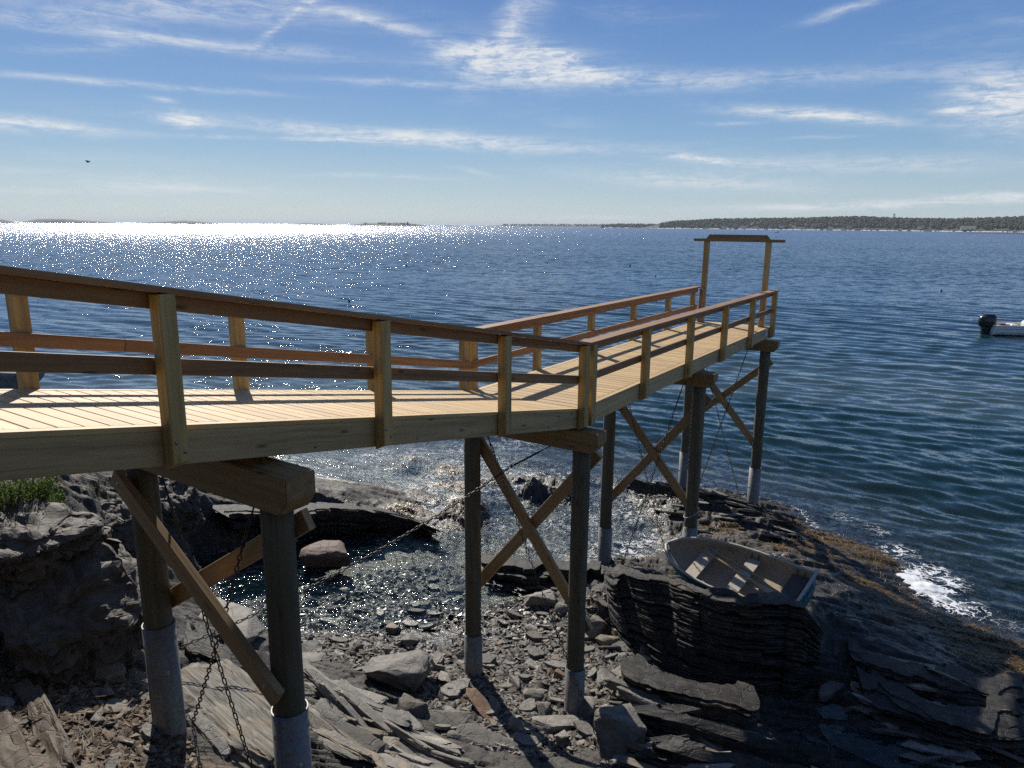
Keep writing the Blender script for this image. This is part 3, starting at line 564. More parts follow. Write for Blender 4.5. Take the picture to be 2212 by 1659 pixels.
def bolt_mesh():
    global bolt_me
    if bolt_me is None:
        bm = bmesh.new(); bmesh.ops.create_uvsphere(bm, u_segments=10, v_segments=6, radius=.016)
        for v in bm.verts: v.co.z *= .45
        bmesh.ops.create_cone(bm, cap_ends=True, segments=12, radius1=.024, radius2=.024, depth=.006, matrix=Matrix.Translation((0, 0, -.003)))
        bolt_me = bpy.data.meshes.new('bolt'); bm.to_mesh(bolt_me); bm.free(); bolt_me.materials.append(M_bolt)
        for p in bolt_me.polygons: p.use_smooth = True
    return bolt_me
def bolt(p, n, parent, s=1.0):
    m = frame(p, Vector(n).orthogonal(), n) @ Matrix.Scale(s, 4); return link('bolt', bolt_mesh(), M_bolt, parent, m)
for tp in POST_T:
    for lat, me, sgn in ((-PS / 2 - .002, pm_near, -1), (PW + PS / 2 + .002, pm_far, 1)):
        if sgn > 0 and tp > 10: tpp = 10.38
        else: tpp = tp
        m = Matrix.Translation(PP(tpp, lat)) @ Matrix(((PU[0], PL[0], 0, 0), (PU[1], PL[1], 0, 0), (0, 0, 1, 0), (0, 0, 0, 1))) @ up_m
        po = link('railing_post', me, M_post, pier, m @ Matrix.Rotation(random.uniform(-.006, .006), 4, 'Z'))
        if sgn < 0:
            bolt(PP(tpp - .03, lat - PS / 2 - .001, -.10), N3, po, .7); bolt(PP(tpp + .03, lat - PS / 2 - .001, -.17), N3, po, .7)
# rails: board under the cap and a middle rail on the inner side, cap on top
def rail_run(name, lat, h, W, H, cuts, mat):
    for a, b in cuts:
        ramp_ = b <= 0; g_ = .003
        beam(name, PP(a + g_, lat, h), PP(b - g_, lat, h), W, H, mat, pier, NR if ramp_ else (0, 0, 1), .004)
for lat, sg in ((.024, 1), (PW - .024, -1)):
    endt = 10.68 if sg > 0 else 10.46
    rail_run('upper_rail', lat, .872, .04, .112, [(T0, -8.3), (-8.3, -4.14), (-4.14, 0), (0, 4.268), (4.268, 8.54), (8.54, endt)], M_rail)
    rail_run('middle_rail', lat, .422, .04, .118, [(T0, -10.36), (-10.36, -6.22 + .8 * (sg < 0)), (-6.22 + .8 * (sg < 0), -2.09), (-2.09, 0), (0, 4.268), (4.268, 6.40), (6.40, endt)], M_rail)
    capl = lat - sg * .045
    rail_run('rail_cap', capl, .954, .215, .042, [(T0, -7.9), (-7.9, -3.2), (-3.2, 0), (0, 2.134), (2.134, 8.54), (8.54, endt + .06)], M_rail)
# gate frame at the sea end
for lat in (.22, 1.86):
    beam('gate_post', PP(10.60, lat, 0), PP(10.66, lat, 2.20), .135, .135, M_post, pier, L3, .006)
    s_ = 1 if lat < 1 else -1
    bl = beam('gate_post_block', PP(10.47, lat, .002), PP(10.50, lat, .92), .11, .12, M_brace, pier, L3, .015)
    for hh in (.2, .78): bolt(PP(10.405, lat, hh), -U3, bl, 1.5)
bm = bmesh.new(); prof = [(2.20, 2.20), (2.21, 2.27), (1.86, 2.272), (1.77, 2.385), (.26, 2.385), (.165, 2.272), (-.21, 2.27), (-.20, 2.20)]
vs = [[bm.verts.new(PP(10.56 + dt, a, h)) for a, h in prof] for dt in (0, .045)]
bm.faces.new(vs[0]); bm.faces.new(vs[1][::-1])
for i in range(len(prof)): bm.faces.new((vs[0][i], vs[1][i], vs[1][(i + 1) % len(prof)], vs[0][(i + 1) % len(prof)]))
gb = bmesh.new(); gb.free()
me = bpy.data.meshes.new('gate_beam'); bmesh.ops.recalc_face_normals(bm, faces=bm.faces[:]); bm.to_mesh(me); bm.free()
fm = frame(PP(10.58, 1, 2.3), L3, (0, 0, 1)); me.transform(fm.inverted()); link('gate_beam', me, M_beam, pier, fm)
beam('gate_crossbar', PP(10.685, 2.10, 2.235), PP(10.685, -.12, 2.235), .05, .075, M_beam, pier, (0, 0, 1), .008)
# small white plate with a blue emblem on the last stretch of stringer
pl = beam('emblem_plate', PP(10.18, -.0055, -.10), PP(10.36, -.0055, -.10), .012, .19, plain('white_enamel', (.75, .76, .78), .4, var=.05), pier, (0, 0, 1), .002)
M_blue = plain('faded_blue_print', (.22, .30, .48), .5, var=.1)
arc = [PP(10.27 + .055 * math.cos(a), -.0125, -.10 + .055 * math.sin(a)) for a in np.linspace(0, math.pi, 9)]
tube('emblem_arch', arc, .0055, M_blue, pl, 5)
tube('emblem_stem', [PP(10.27, -.0125, -.165), PP(10.27, -.0125, -.07)], .006, M_blue, pl, 5)
tube('emblem_line', [PP(10.21, -.0125, -.165), PP(10.33, -.0125, -.165)], .005, M_blue, pl, 5)
# bents: cap beam, two piles in steel sleeves, crossed braces
def pile(p_top, z_bot, sleeve_top, r, rs):
    z0, z1 = z_bot - .5, p_top.z; n = 14; seg = 18; bm = bmesh.new()
    ph = random.uniform(0, 6)
    for i in range(n):
        zz = z0 + (z1 - z0) * i / (n - 1); rr = r * (1.0 - .03 * i / n)
        for k_ in range(seg):
            a = 2 * math.pi * k_ / seg; q_ = rr * (1 + .018 * math.sin(3 * a + ph + zz) + .012 * math.sin(5 * a - 2 * zz))
            bm.verts.new((zz - z0, q_ * math.cos(a), q_ * math.sin(a)))
    bm.verts.ensure_lookup_table()
    for i in range(n - 1):
        for k_ in range(seg): bm.faces.new([bm.verts[i * seg + k_], bm.verts[i * seg + (k_ + 1) % seg], bm.verts[(i + 1) * seg + (k_ + 1) % seg], bm.verts[(i + 1) * seg + k_]])
    bm.faces.new([bm.verts[(n - 1) * seg + k_] for k_ in range(seg)])
    m = Matrix(((0, 0, 1, p_top.x), (0, 1, 0, p_top.y), (1, 0, 0, z0), (0, 0, 0, 1)))
    pi_ = from_bm('pile', bm, M_pile, pier, m, True)
    bm = bmesh.new(); seg = 28; H = sleeve_top - (z_bot - .5)
    prof_ = [(rs, 0), (rs, H), (rs - .010, H), (rs - .010, H - .35)]
    rings = [[bm.verts.new((a_ * math.cos(2 * math.pi * k_ / seg), a_ * math.sin(2 * math.pi * k_ / seg), z_)) for k_ in range(seg)] for a_, z_ in prof_]
    for A_, B_ in zip(rings, rings[1:]):
        for k_ in range(seg): bm.faces.new((A_[k_], A_[(k_ + 1) % seg], B_[(k_ + 1) % seg], B_[k_]))
    sv = from_bm('steel_sleeve', bm, M_steel, pi_, Matrix.Translation((p_top.x, p_top.y, z_bot - .5)), True)
    for p_ in sv.data.polygons: p_.use_smooth = abs(p_.normal.z) < .5
    seam = beam('seam', Vector((p_top.x, p_top.y, z_bot - .5)) + Vector((-.30, -.95, 0)).normalized() * (rs + .001), Vector((p_top.x, p_top.y, sleeve_top - .002)) + Vector((-.30, -.95, 0)).normalized() * (rs + .001), .012, .004, M_steel, pi_, (-.3, -.95, 0), .001)
    for ang, dz in ((-2.2, -.22), (-.9, -.5), (0.0, -.16), (-2.9, -.55)):
        n_ = Vector((math.cos(ang), math.sin(ang), 0)); bolt(Vector((p_top.x, p_top.y, sleeve_top + dz)) + n_ * rs, n_, pi_, 1.4)
    return pi_
def cap_timber(t_, hb, ht, lat0, lat1, W):
    "squared beam across the pier with its lower end corners cut off"
    pf = [(lat0, ht), (lat0, hb + .13), (lat0 + .10, hb), (lat1 - .10, hb), (lat1, hb + .13), (lat1, ht)]
    bm = bmesh.new(); va = [[bm.verts.new(Vector(PP(t_ + s_ * W / 2, a, h, False))) for a, h in pf] for s_ in (-1, 1)]
    bm.faces.new(va[0]); bm.faces.new(va[1][::-1])
    for i in range(6): bm.faces.new((va[0][i], va[1][i], va[1][(i + 1) % 6], va[0][(i + 1) % 6]))
    bmesh.ops.recalc_face_normals(bm, faces=bm.faces[:]); bmesh.ops.bevel(bm, geom=bm.edges[:], offset=.009, segments=2, affect='EDGES')
    me = bpy.data.meshes.new('cap_beam'); bm.to_mesh(me); bm.free(); f_ = frame(PP(t_, 1, hb, False), L3, (0, 0, 1)); me.transform(f_.inverted())
    return link('cap_beam', me, M_beam, pier, f_)
#         t     beam bottom/top  near base/sleeve top   far base/sleeve top   braces (t side, lat, z, lat, z)
BENTS = [(-5.40, 5.53 - DZ, 5.86 - DZ, 2.35, 3.65, 2.63, 3.80, [(-.20, 2.05, 5.42, -.16, 3.90), (.19, 2.05, 3.93, -.20, 5.38)]),
         (-.03, 4.60 - DZ, 4.905 - DZ, .24, 1.05, .20, .95, [(.17, 2.05, 4.50, -.16, 1.62), (.25, 2.08, 1.66, -.18, 4.50)]),
         (5.07, 4.62 - DZ, 4.91 - DZ, .30, 1.57, .10, 1.06, [(.17, 2.05, 4.25, -.12, 1.70), (.25, 2.05, 1.55, -.18, 4.36)]),
         (10.20, 4.62 - DZ, 4.91 - DZ, .20, 1.41, .15, 1.50, [(.17, 2.05, 4.28, -.12, 1.78), (.25, 2.05, 2.33, -.16, 4.32)])]
for (tb, hb, ht, zn, sn, zf, sf, brs) in BENTS:
    cap_timber(tb, hb, ht - .003, -.36, 2.34, .30)
    for lat, zb_, st_ in ((-.04, zn, sn), (1.94, zf, sf)): pile(PP(tb, lat, hb + .002, False), zb_, st_, .137, .157)
    for (dt, la, za, lb, zb_) in brs:
        br = beam('brace', PP(tb + dt, la, za - DZ, False), PP(tb + dt, lb, zb_ - DZ, False), .074, .185, M_brace, pier, (0, 0, 1), .006)
        s_ = -1 if dt < 0 else 1
        for la_, za_ in ((la - .1, za - (za - zb_) * .1 / (la - lb)), (lb + .12, zb_ + (za - zb_) * .12 / (la - lb))): bolt(PP(tb + dt + s_ * .038, la_, za_ - DZ, False), U3 * s_, br, 1.3)
# bolt heads along the outer stringer
for tb in list(np.arange(-12.9, -.4, 1.33)) + list(np.arange(.9, 10, 1.33)):
    bolt(PP(tb, .003, -.235), N3, pier, .9)
# chains
link_me = None
def chain_link():
    global link_me
    if link_me is None:
        bm = bmesh.new(); pts = []; a_, b_ = .022, .015
        for k_ in range(14):
            an = 2 * math.pi * k_ / 14; pts.append(Vector((b_ * math.cos(an) * 1.0 + math.copysign(a_ - .006, math.cos(an)) * (abs(math.cos(an)) > .05), b_ * math.sin(an), 0)))
        rings = []; n = len(pts)
        for i, p in enumerate(pts):
            d = (pts[(i + 1) % n] - pts[i - 1]).normalized(); s_ = d.cross(Vector((0, 0, 1)))
            rings.append([bm.verts.new(p + (s_ * math.cos(q_) + Vector((0, 0, 1)) * math.sin(q_)) * .0062) for q_ in [2 * math.pi * j / 5 for j in range(5)]])
        for i in range(n):
            for j in range(5): bm.faces.new((rings[i][j], rings[i][(j + 1) % 5], rings[(i + 1) % n][(j + 1) % 5], rings[(i + 1) % n][j]))
        link_me = bpy.data.meshes.new('link'); bmesh.ops.recalc_face_normals(bm, faces=bm.faces[:]); bm.to_mesh(link_me); bm.free(); link_me.materials.append(M_chain)
        for p in link_me.polygons: p.use_smooth = True
    return link_me
def chain(p0, p1, label, sag=.05, buckle=.5, s=1.15):
    p0, p1 = Vector(p0), Vector(p1); root = empty('chain', p1, label, 'chain', 'chains bracing the pier')
    d = (p1 - p0); L = d.length; step = .060 * s
    if buckle:
        q_ = p0 + d.normalized() * buckle
        for off in (-.014, .014):
            sd = d.cross(Vector((0, 0, 1))).normalized() * off; a_ = p0 + d.normalized() * buckle * .35
            tube('turnbuckle_bar', [a_ + sd, q_ - d.normalized() * .06 + sd], .008, M_chain, root, 6)
        tube('turnbuckle_rod', [p0, a_ + d.normalized() * .05], .009, M_chain, root, 6); tube('turnbuckle_rod', [q_ - d.normalized() * .1, q_], .009, M_chain, root, 6)
        p0 = q_; d = p1 - p0; L = d.length
    n = int(L / step); prev = p0
    for i in range(n + 1):
        f_ = i / max(n, 1); p = p0 + d * f_ - Vector((0, 0, sag * 4 * f_ * (1 - f_)))
        dr = d / max(n, 1) - Vector((0, 0, sag * 4 * (1 - 2 * f_) / max(n, 1)))
        link('link', chain_link(), M_chain, root, frame(p, dr, dr.orthogonal()) @ Matrix.Rotation(R(45) + (math.pi / 2 if i % 2 else 0), 4, 'X') @ Matrix.Scale(s, 4))
    return root
def G(p, dz=.02): return Vector((p[0], p[1], gz(p[0], p[1]) + dz))
chain(PP(-5.42, 1.58, 5.50 - DZ, False), G(at(545, 1650, 2.3)), 'dark chain from the nearest beam down to rock beside the foremost pile', buckle=.75)
chain(PP(-5.36, .24, 5.56 - DZ, False), G(at(415, 1548, 2.55)), 'dark chain from the nearest beam down to the left pile foot', buckle=.75)
chain(PP(.0, 1.66, 4.50 - DZ, False), G(at(1312, 1650, .75)), 'dark chain falling from the bend of the pier to the pale boulder', buckle=.35, sag=.12)
chain(PP(.0, .42, 4.60 - DZ, False), G(at(250, 1425, 2.75)), 'long dark chain slanting over the cove to the left rock', buckle=.8, sag=.22)
chain(PP(5.07, .30, 4.62 - DZ, False), G(PP(5.07, 1.50, 0)), 'dark chain below the second beam from the sea, slanting left to the wash', buckle=.6)
chain(PP(5.07, 1.62, 4.42 - DZ, False), G(PP(5.15, .45, 0)), 'dark chain below the second beam from the sea, slanting right behind the rowboat', buckle=.4)
chain(PP(10.2, .41, 4.64 - DZ, False), G(PP(10.2, 1.55, 0)), 'dark chain below the outermost beam, slanting left', buckle=.5)
chain(PP(10.2, 1.60, 4.30 - DZ, False), G(PP(10.2, .25, 0)), 'dark chain below the outermost beam, slanting right to the last pile', buckle=.3)

# ------------------------------------------------------------------ stones
def sharp(me, ang=28):
    for p in me.polygons: p.use_smooth = True
    me.set_sharp_from_angle(angle=R(ang))
def stone_mesh(seed, dims, detail=1, rough=.05, flat=.0, npts=18, mat=None, layers=0):
    r = random.Random(seed); bm = bmesh.new()
    for i in range(npts):
        v = Vector((r.gauss(0, 1), r.gauss(0, 1), r.gauss(0, 1))).normalized()
        e = .55; v = Vector([math.copysign(abs(c_) ** e, c_) for c_ in v]); v /= max(abs(c_) for c_ in v) ** .5
        if flat and abs(v.z) > flat: v.z = math.copysign(flat, v.z) * r.uniform(.85, 1)
        bm.verts.new(v * r.uniform(.8, 1.05))
    bmesh.ops.convex_hull(bm, input=bm.verts[:]);
    loose = [v for v in bm.verts if not v.link_faces]; bmesh.ops.delete(bm, geom=loose, context='VERTS')
    if detail:
        bmesh.ops.bevel(bm, geom=bm.edges[:], offset=.035, segments=1, affect='EDGES')
        bmesh.ops.triangulate(bm, faces=bm.faces[:])
        for _ in range(detail):
            bmesh.ops.subdivide_edges(bm, edges=[e for e in bm.edges if e.calc_length() > .26 / _ if _] if _ else bm.edges[:], cuts=1, use_grid_fill=True)
            bmesh.ops.triangulate(bm, faces=bm.faces[:])
        bm.normal_update(); off = r.uniform(0, 99)
        import mathutils.noise as mn
        for v in bm.verts:
            q_ = Vector((v.co.x * 2, v.co.y * 2, v.co.z * (5 if layers else 2))) + Vector((off, off, off))
            d_ = mn.fractal(q_, .9, 2.1, 4) * rough
            if layers: d_ += (abs((v.co.z * layers + .4 * mn.noise(q_ * .6)) % 1 - .5) - .25) * .10 * (1 - abs(v.normal.z))
            if detail >= 3:
                ds_ = mn.voronoi(Vector((v.co.x * 1.7, v.co.y * 1.7, v.co.z * 2.6)) + Vector((off, 3, 7)) + mn.noise_vector(v.co * 1.5) * .35)[0]; cr_ = min(1, (ds_[1] - ds_[0]) / .16); d_ -= .055 * (1 - cr_) ** 2
                d_ += .05 * (mn.cell(Vector((v.co.x * 1.4 + v.co.z, v.co.y * 1.4, v.co.z * 2.2 + off))) - .5)
            v.co += v.normal * d_
    for v in bm.verts: v.co = Vector((v.co.x * dims[0] / 2, v.co.y * dims[1] / 2, v.co.z * dims[2] / 2))
    me = bpy.data.meshes.new('stone'); bmesh.ops.recalc_face_normals(bm, faces=bm.faces[:]); bm.to_mesh(me); bm.free(); sharp(me)
    if mat: me.materials.append(mat)
    return me
def slab_mesh(seed, n=9, layers=3, mat=None, asp=.45, thick=.16):
    "laminated slate plate of length 1: stacked uneven outlines"
    r = random.Random(seed); bm = bmesh.new()
    base = [(math.cos(2 * math.pi * k / n + r.uniform(-.2, .2)), math.sin(2 * math.pi * k / n + r.uniform(-.2, .2))) for k in range(n)]
    base = [(x * .5 * r.uniform(.78, 1.08), y * .5 * asp * r.uniform(.75, 1.1)) for x, y in base]
    z = -thick / 2; prev = None
    lv = []
    for k in range(layers):
        h = thick / layers * r.uniform(.7, 1.3); s0 = r.uniform(.92, 1.06); ox, oy = r.uniform(-.03, .03), r.uniform(-.03, .03) * asp
        jit = [r.uniform(.93, 1.05) for _ in base]
        lv.append([(x * s0 * j + ox, y * s0 * j + oy, z) for (x, y), j in zip(base, jit)]); z += h
        lv.append([(x * s0 * j * .975 + ox, y * s0 * j * .96 + oy, z) for (x, y), j in zip(base, jit)])
    rings = [[bm.verts.new(p) for p in ring] for ring in lv]
    for a, b in zip(rings, rings[1:]):
        for k in range(n): bm.faces.new((a[k], a[(k + 1) % n], b[(k + 1) % n], b[k]))
    bm.faces.new(rings[0][::-1]); c_ = bm.verts.new((r.uniform(-.05, .05), 0, z + r.uniform(-.01, .02)))
    for k in range(n): bm.faces.new((rings[-1][k], rings[-1][(k + 1) % n], c_))
    me = bpy.data.meshes.new('slab'); bmesh.ops.recalc_face_normals(bm, faces=bm.faces[:]); bm.to_mesh(me); bm.free(); sharp(me, 24)
    if mat: me.materials.append(mat)
    return me
def settle(px, py, z0=.4):
    for _ in range(6):
        p = at(px, py, z0); z0 = .5 * z0 + .5 * gz(p[0], p[1])
    return Vector((p[0], p[1], gz(p[0], p[1])))
def place(name, me, p, yaw=0, tilt=(0, 0), scale=(1, 1, 1), sink=.0, parent=None):
    m = Matrix.Translation(p - Vector((0, 0, sink))) @ Matrix.Rotation(yaw, 4, 'Z') @ Matrix.Rotation(tilt[0], 4, 'X') @ Matrix.Rotation(tilt[1], 4, 'Y') @ Matrix.Diagonal((*scale, 1))
    return link(name, me, None, parent, m)
# stones that stand out: photo place, size (long, deep, high), yaw, tilt, material, kind, label
S_ = R
BIG = [(862, 1462, (1.15, .75, .52), S_(-8), (.15, .05), 0, 'b', 'boulder', 'rough grey boulder with a hollowed face left of the middle piles'),
 (1050, 1540, (1.02, .34, .13), S_(-48), (-.25, .25), 2, 's', 'stone_slab', 'long rust brown slab leaning over the stones below the middle piles'),
 (965, 1562, (.72, .46, .20), S_(-18), (.2, .1), 0, 's', 'stone_slab', 'wide grey flat slab left of the rust brown slab'),
 (1050, 1605, (1.05, .40, .16), S_(-22), (.1, .08), 0, 's', 'stone_slab', 'long grey slab lying below the rust brown slab'),
 (1205, 1568, (.82, .36, .20), S_(8), (-.1, 0), 0, 's', 'stone_slab', 'thick grey slab at the foot of the near middle pile'),
 (1335, 1612, (.68, .62, .66), S_(20), (.1, .1), 3, 'b', 'boulder', 'pale blocky boulder at the bottom edge under a hanging chain'),
 (1168, 1302, (.86, .50, .38), S_(-12), (.05, .03), 0, 'b', 'boulder', 'squared grey block between the two middle piles'),
 (1310, 1470, (.50, .40, .12), S_(70), (.35, .2), 0, 's', 'stone_slab', 'grey plate tilted up right of the near middle pile'),
 (1348, 1462, (.60, .42, .14), S_(-60), (.3, -.1), 0, 's', 'stone_slab', 'grey plate leaning on the tilted one right of the near pile'),
 (1315, 1388, (.55, .30, .24), S_(25), (.1, .1), 1, 'b', 'boulder', 'brown rounded stone at the foot of the layered block'),
 (1285, 1365, (.50, .34, .36), S_(40), (.2, .2), 0, 'b', 'boulder', 'grey upright stone just right of the near middle pile'),
 (698, 1212, (1.15, .85, .50), S_(10), (0, .05), 4, 'b', 'boulder', 'reddish boulder standing in the cove behind the foremost pile'),
 (735, 1298, (.40, .14, .16), S_(30), (.2, -.3), 0, 's', 'stone', 'small pointed stone sticking out of the cove water'),
 (1000, 1275, (.62, .42, .16), S_(5), (.1, .05), 0, 's', 'stone_slab', 'flat wet slab at the water edge behind the far middle pile'),
 (715, 1342, (.50, .26, .14), S_(-15), (.1, .1), 0, 's', 'stone_slab', 'grey slab at the cove edge right of the foremost pile'),
 (640, 1432, (1.00, .60, .16), S_(-14), (.06, .04), 3, 's', 'stone_slab', 'broad pale slab just right of the foremost pile'),
 (480, 1350, (1.7, 1.1, .40), S_(-28), (-.05, .10), 3, 's', 'stone_slab', 'broad pale slab between the two foremost piles at the water'),
 (505, 1580, (2.3, 1.0, .50), S_(-37), (-.10, .12), 5, 's', 'stone_slab', 'broad tan grained slab in the foreground between the first piles'),
 (238, 1482, (.34, .30, .24), S_(40), (.2, .1), 1, 'b', 'stone', 'dark brown lump of rock left of the first far pile'),
 (433, 1545, (.24, .16, .26), S_(60), (.1, .1), 1, 'b', 'stone', 'squared brown stone right of the first far pile'),
 (255, 1548, (.30, .24, .10), S_(20), (.1, .1), 1, 's', 'stone', 'flat tan stone on the dirt left of the first far pile'),
 (665, 1520, (.55, .32, .22), S_(-30), (.1, .2), 0, 'b', 'stone', 'grey angular stone right of the foremost steel sleeve'),
 (890, 1545, (.50, .36, .26), S_(-25), (.2, .1), 1, 'b', 'boulder', 'brown knobbly stone beside the grey boulder'),
 (1390, 1510, (1.55, .32, .26), S_(-26), (-.3, .06), 0, 's', 'stone_slab', 'long dark slab tilted at the top of the lower right ledges'),
 (1800, 1488, (.85, .30, .14), S_(28), (.2, -.1), 0, 's', 'stone_slab', 'loose leaf shaped slab in the hollow at the right'),
 (30, 842, (3.0, 2.0, 1.1), S_(10), (0, .0), 0, 'b', 'boulder', 'dark rock in the sea seen over the ramp at the left edge')]
M_grain, t = material('grained_slab'); tc = t.add('ShaderNodeTexCoord').outputs['Object']; f = t.noise(t.scaled(tc, (1.2, 26, 26)), 1.0, 6, .68, .5); f2 = t.noise(tc, 3, 5)
c = t.ramp(f, (.36, (.035, .031, .026)), (.47, (.20, .185, .155)), (.62, (.32, .30, .255)), (.8, (.42, .40, .35))); c = t.mix(t.smooth(f2, .5, .75), c, (.26, .205, .145)); t.set(t.p, 'Base Color', c); t.set(t.p, 'Roughness', .8); t.set(t.p, 'Normal', t.bump(f, .9, .03))
for i, (px, py, dm, yaw, tl, mi, kd, nm, lab) in enumerate(BIG):
    mat = M_redrock if mi == 4 else M_grain if mi == 5 else M_stone[mi]
    if kd == 'b': me = stone_mesh(100 + i, dm, 2, .075, npts=20, mat=mat, layers=4 if mi in (0, 1) else 0)
    else:
        me = stone_mesh(200 + i, dm, 4 if mi == 5 else 2, .11 if mi == 5 else .05, flat=.62, npts=22, mat=mat, layers=6 if mi == 5 else 3)
    
    if py < 900: p = Vector(at(px, py, 0)); p.z = .25
    elif px == 698: p = Vector(at(px, 1232, 0)); p.y += .3; p.z = .12
    elif px == 480: p = settle(px, py, .8); p.z = max(p.z, .5)
    else: p = settle(px, py)
    o = place(nm, me, p + Vector((0, 0, dm[2] * .26)), yaw, tl)
    tag(o, lab, 'rock', 'big loose rocks on the shore')
M_ledge = stone_mat('tan_ledge', (.30, .225, .145), False)
slabs = [slab_mesh(300 + i, random.randint(7, 11), random.randint(2, 4), M_stone[(0, 0, 1, 0, 3)[i % 5]], random.uniform(.35, .75), random.uniform(.10, .22)) for i in range(22)]
blocks = [stone_mesh(340 + i, (1, random.uniform(.55, .8), random.uniform(.35, .6)), 1, .05, npts=14, mat=M_stone[(0, 1, 0, 2, 3, 0)[i % 6]]) for i in range(16)]
plates = [stone_mesh(370 + i, (1, random.uniform(.35, .55), random.uniform(.10, .18)), 2, .10, flat=.7, npts=20, mat=M_stone[(0, 0, 1)[i % 3]], layers=3) for i in range(12)]
def poly_xy(pts, z): return np.array([at(x, y, z)[:2] for x, y in pts])
def inside(p, poly):
    x, y = p; c_ = False; j = len(poly) - 1
    for i in range(len(poly)):
        if (poly[i][1] > y) != (poly[j][1] > y) and x < (poly[j][0] - poly[i][0]) * (y - poly[i][1]) / (poly[j][1] - poly[i][1]) + poly[i][0]: c_ = not c_
        j = i
    return c_
def scatter(poly, n, r=random):
    lo, hi = poly.min(0), poly.max(0); out = []
    while len(out) < n:
        p = (r.uniform(lo[0], hi[0]), r.uniform(lo[1], hi[1]))
        if inside(p, poly): out.append(p)
    return out
def slope_tilt(x, y, e=.12):
    return (gz(x + e, y) - gz(x - e, y)) / (2 * e), (gz(x, y + e) - gz(x, y - e)) / (2 * e)
BEACH = poly_xy([(960,1395),(1010,1330),(1060,1290),(1180,1262),(1290,1320),(1420,1440),(1340,1500),(1330,1655),(1150,1680),(960,1640),(930,1560),(900,1500),(760,1455),(660,1420),(700,1370),(800,1345),(900,1365)], .2)
COVE = poly_xy([(480,1390),(480,1290),(620,1260),(860,1220),(1000,1215),(1010,1370),(780,1375),(650,1410)], -.1)
BANK = poly_xy([(0,1455),(340,1460),(430,1560),(430,1680),(0,1680)], 2.8)
spots = [(p, random.uniform(.10, .46) if random.random() < .6 else random.uniform(.08, .2), 0) for p in scatter(BEACH, 190)] + [(p, random.uniform(.12, .38), 1) for p in scatter(COVE, 60)] + [(p, random.uniform(.07, .26), 2) for p in scatter(BANK, 60)]
X_ = np.array([s[0][0] for s in spots]); Y_ = np.array([s[0][1] for s in spots]); Z_ = ground(X_, Y_)[0]; e_ = .12
GX_ = (ground(X_ + e_, Y_)[0] - ground(X_ - e_, Y_)[0]) / (2 * e_); GY_ = (ground(X_, Y_ + e_)[0] - ground(X_, Y_ - e_)[0]) / (2 * e_)
for i, ((x, y), sz, kind) in enumerate(spots):
    nrm = Vector((-GX_[i], -GY_[i], 1)).normalized(); nrm = (nrm + Vector((random.gauss(0, .30), random.gauss(0, .30), 0))).normalized()
    yaw = random.gauss(R(-22), .7) if kind < 2 else random.uniform(0, 6.28)
    f_ = frame((x, y, Z_[i] + sz * .10), (math.cos(yaw), math.sin(yaw), 0), nrm)
    me = random.choice(slabs) if random.random() < .66 else random.choice(blocks)
    link('stone', me, None, shore, f_ @ Matrix.Scale(sz, 4))
# plates of slate that have come proud of the bedrock, following its layers
LEDGE = [([(620,1440),(760,1440),(960,1560),(1010,1659),(690,1659),(690,1500)], 1.0, 26), ([(1320,1480),(1560,1500),(1900,1600),(2100,1659),(1380,1659),(1330,1560)], .6, 14), ([(1850,1400),(2212,1500),(2212,1640),(1900,1560)], .4, 8), ([(1420,1060),(1720,1110),(1700,1190),(1480,1130)], .5, 12), ([(400,1430),(560,1450),(600,1620),(430,1640)], 2.1, 10), ([(1020,1215),(1290,1240),(1280,1275),(1060,1260)], .2, 14)]
bn = Vector(BN)
for poly, z0, n in LEDGE:
    pl_ = scatter(poly_xy(poly, z0), n); xx = np.array([p[0] for p in pl_]); yy = np.array([p[1] for p in pl_]); zz = ground(xx, yy)[0]
    for (x, y), z in zip(pl_, zz):
        sz = random.uniform(.35, 1.15) if n > 15 else random.uniform(.3, .9)
        nn = (bn + Vector((random.gauss(0, .12), random.gauss(0, .12), 0))).normalized(); yaw = R(-22.6) + random.gauss(0, .22)
        f_ = frame((x, y, z - .012 * sz), (math.cos(yaw), math.sin(yaw), 0), nn)
        link('slate_plate', random.choice(plates), None, shore, f_ @ Matrix.Diagonal((sz, sz * random.uniform(.55, 1.1), sz * random.uniform(.6, 1.1), 1)))
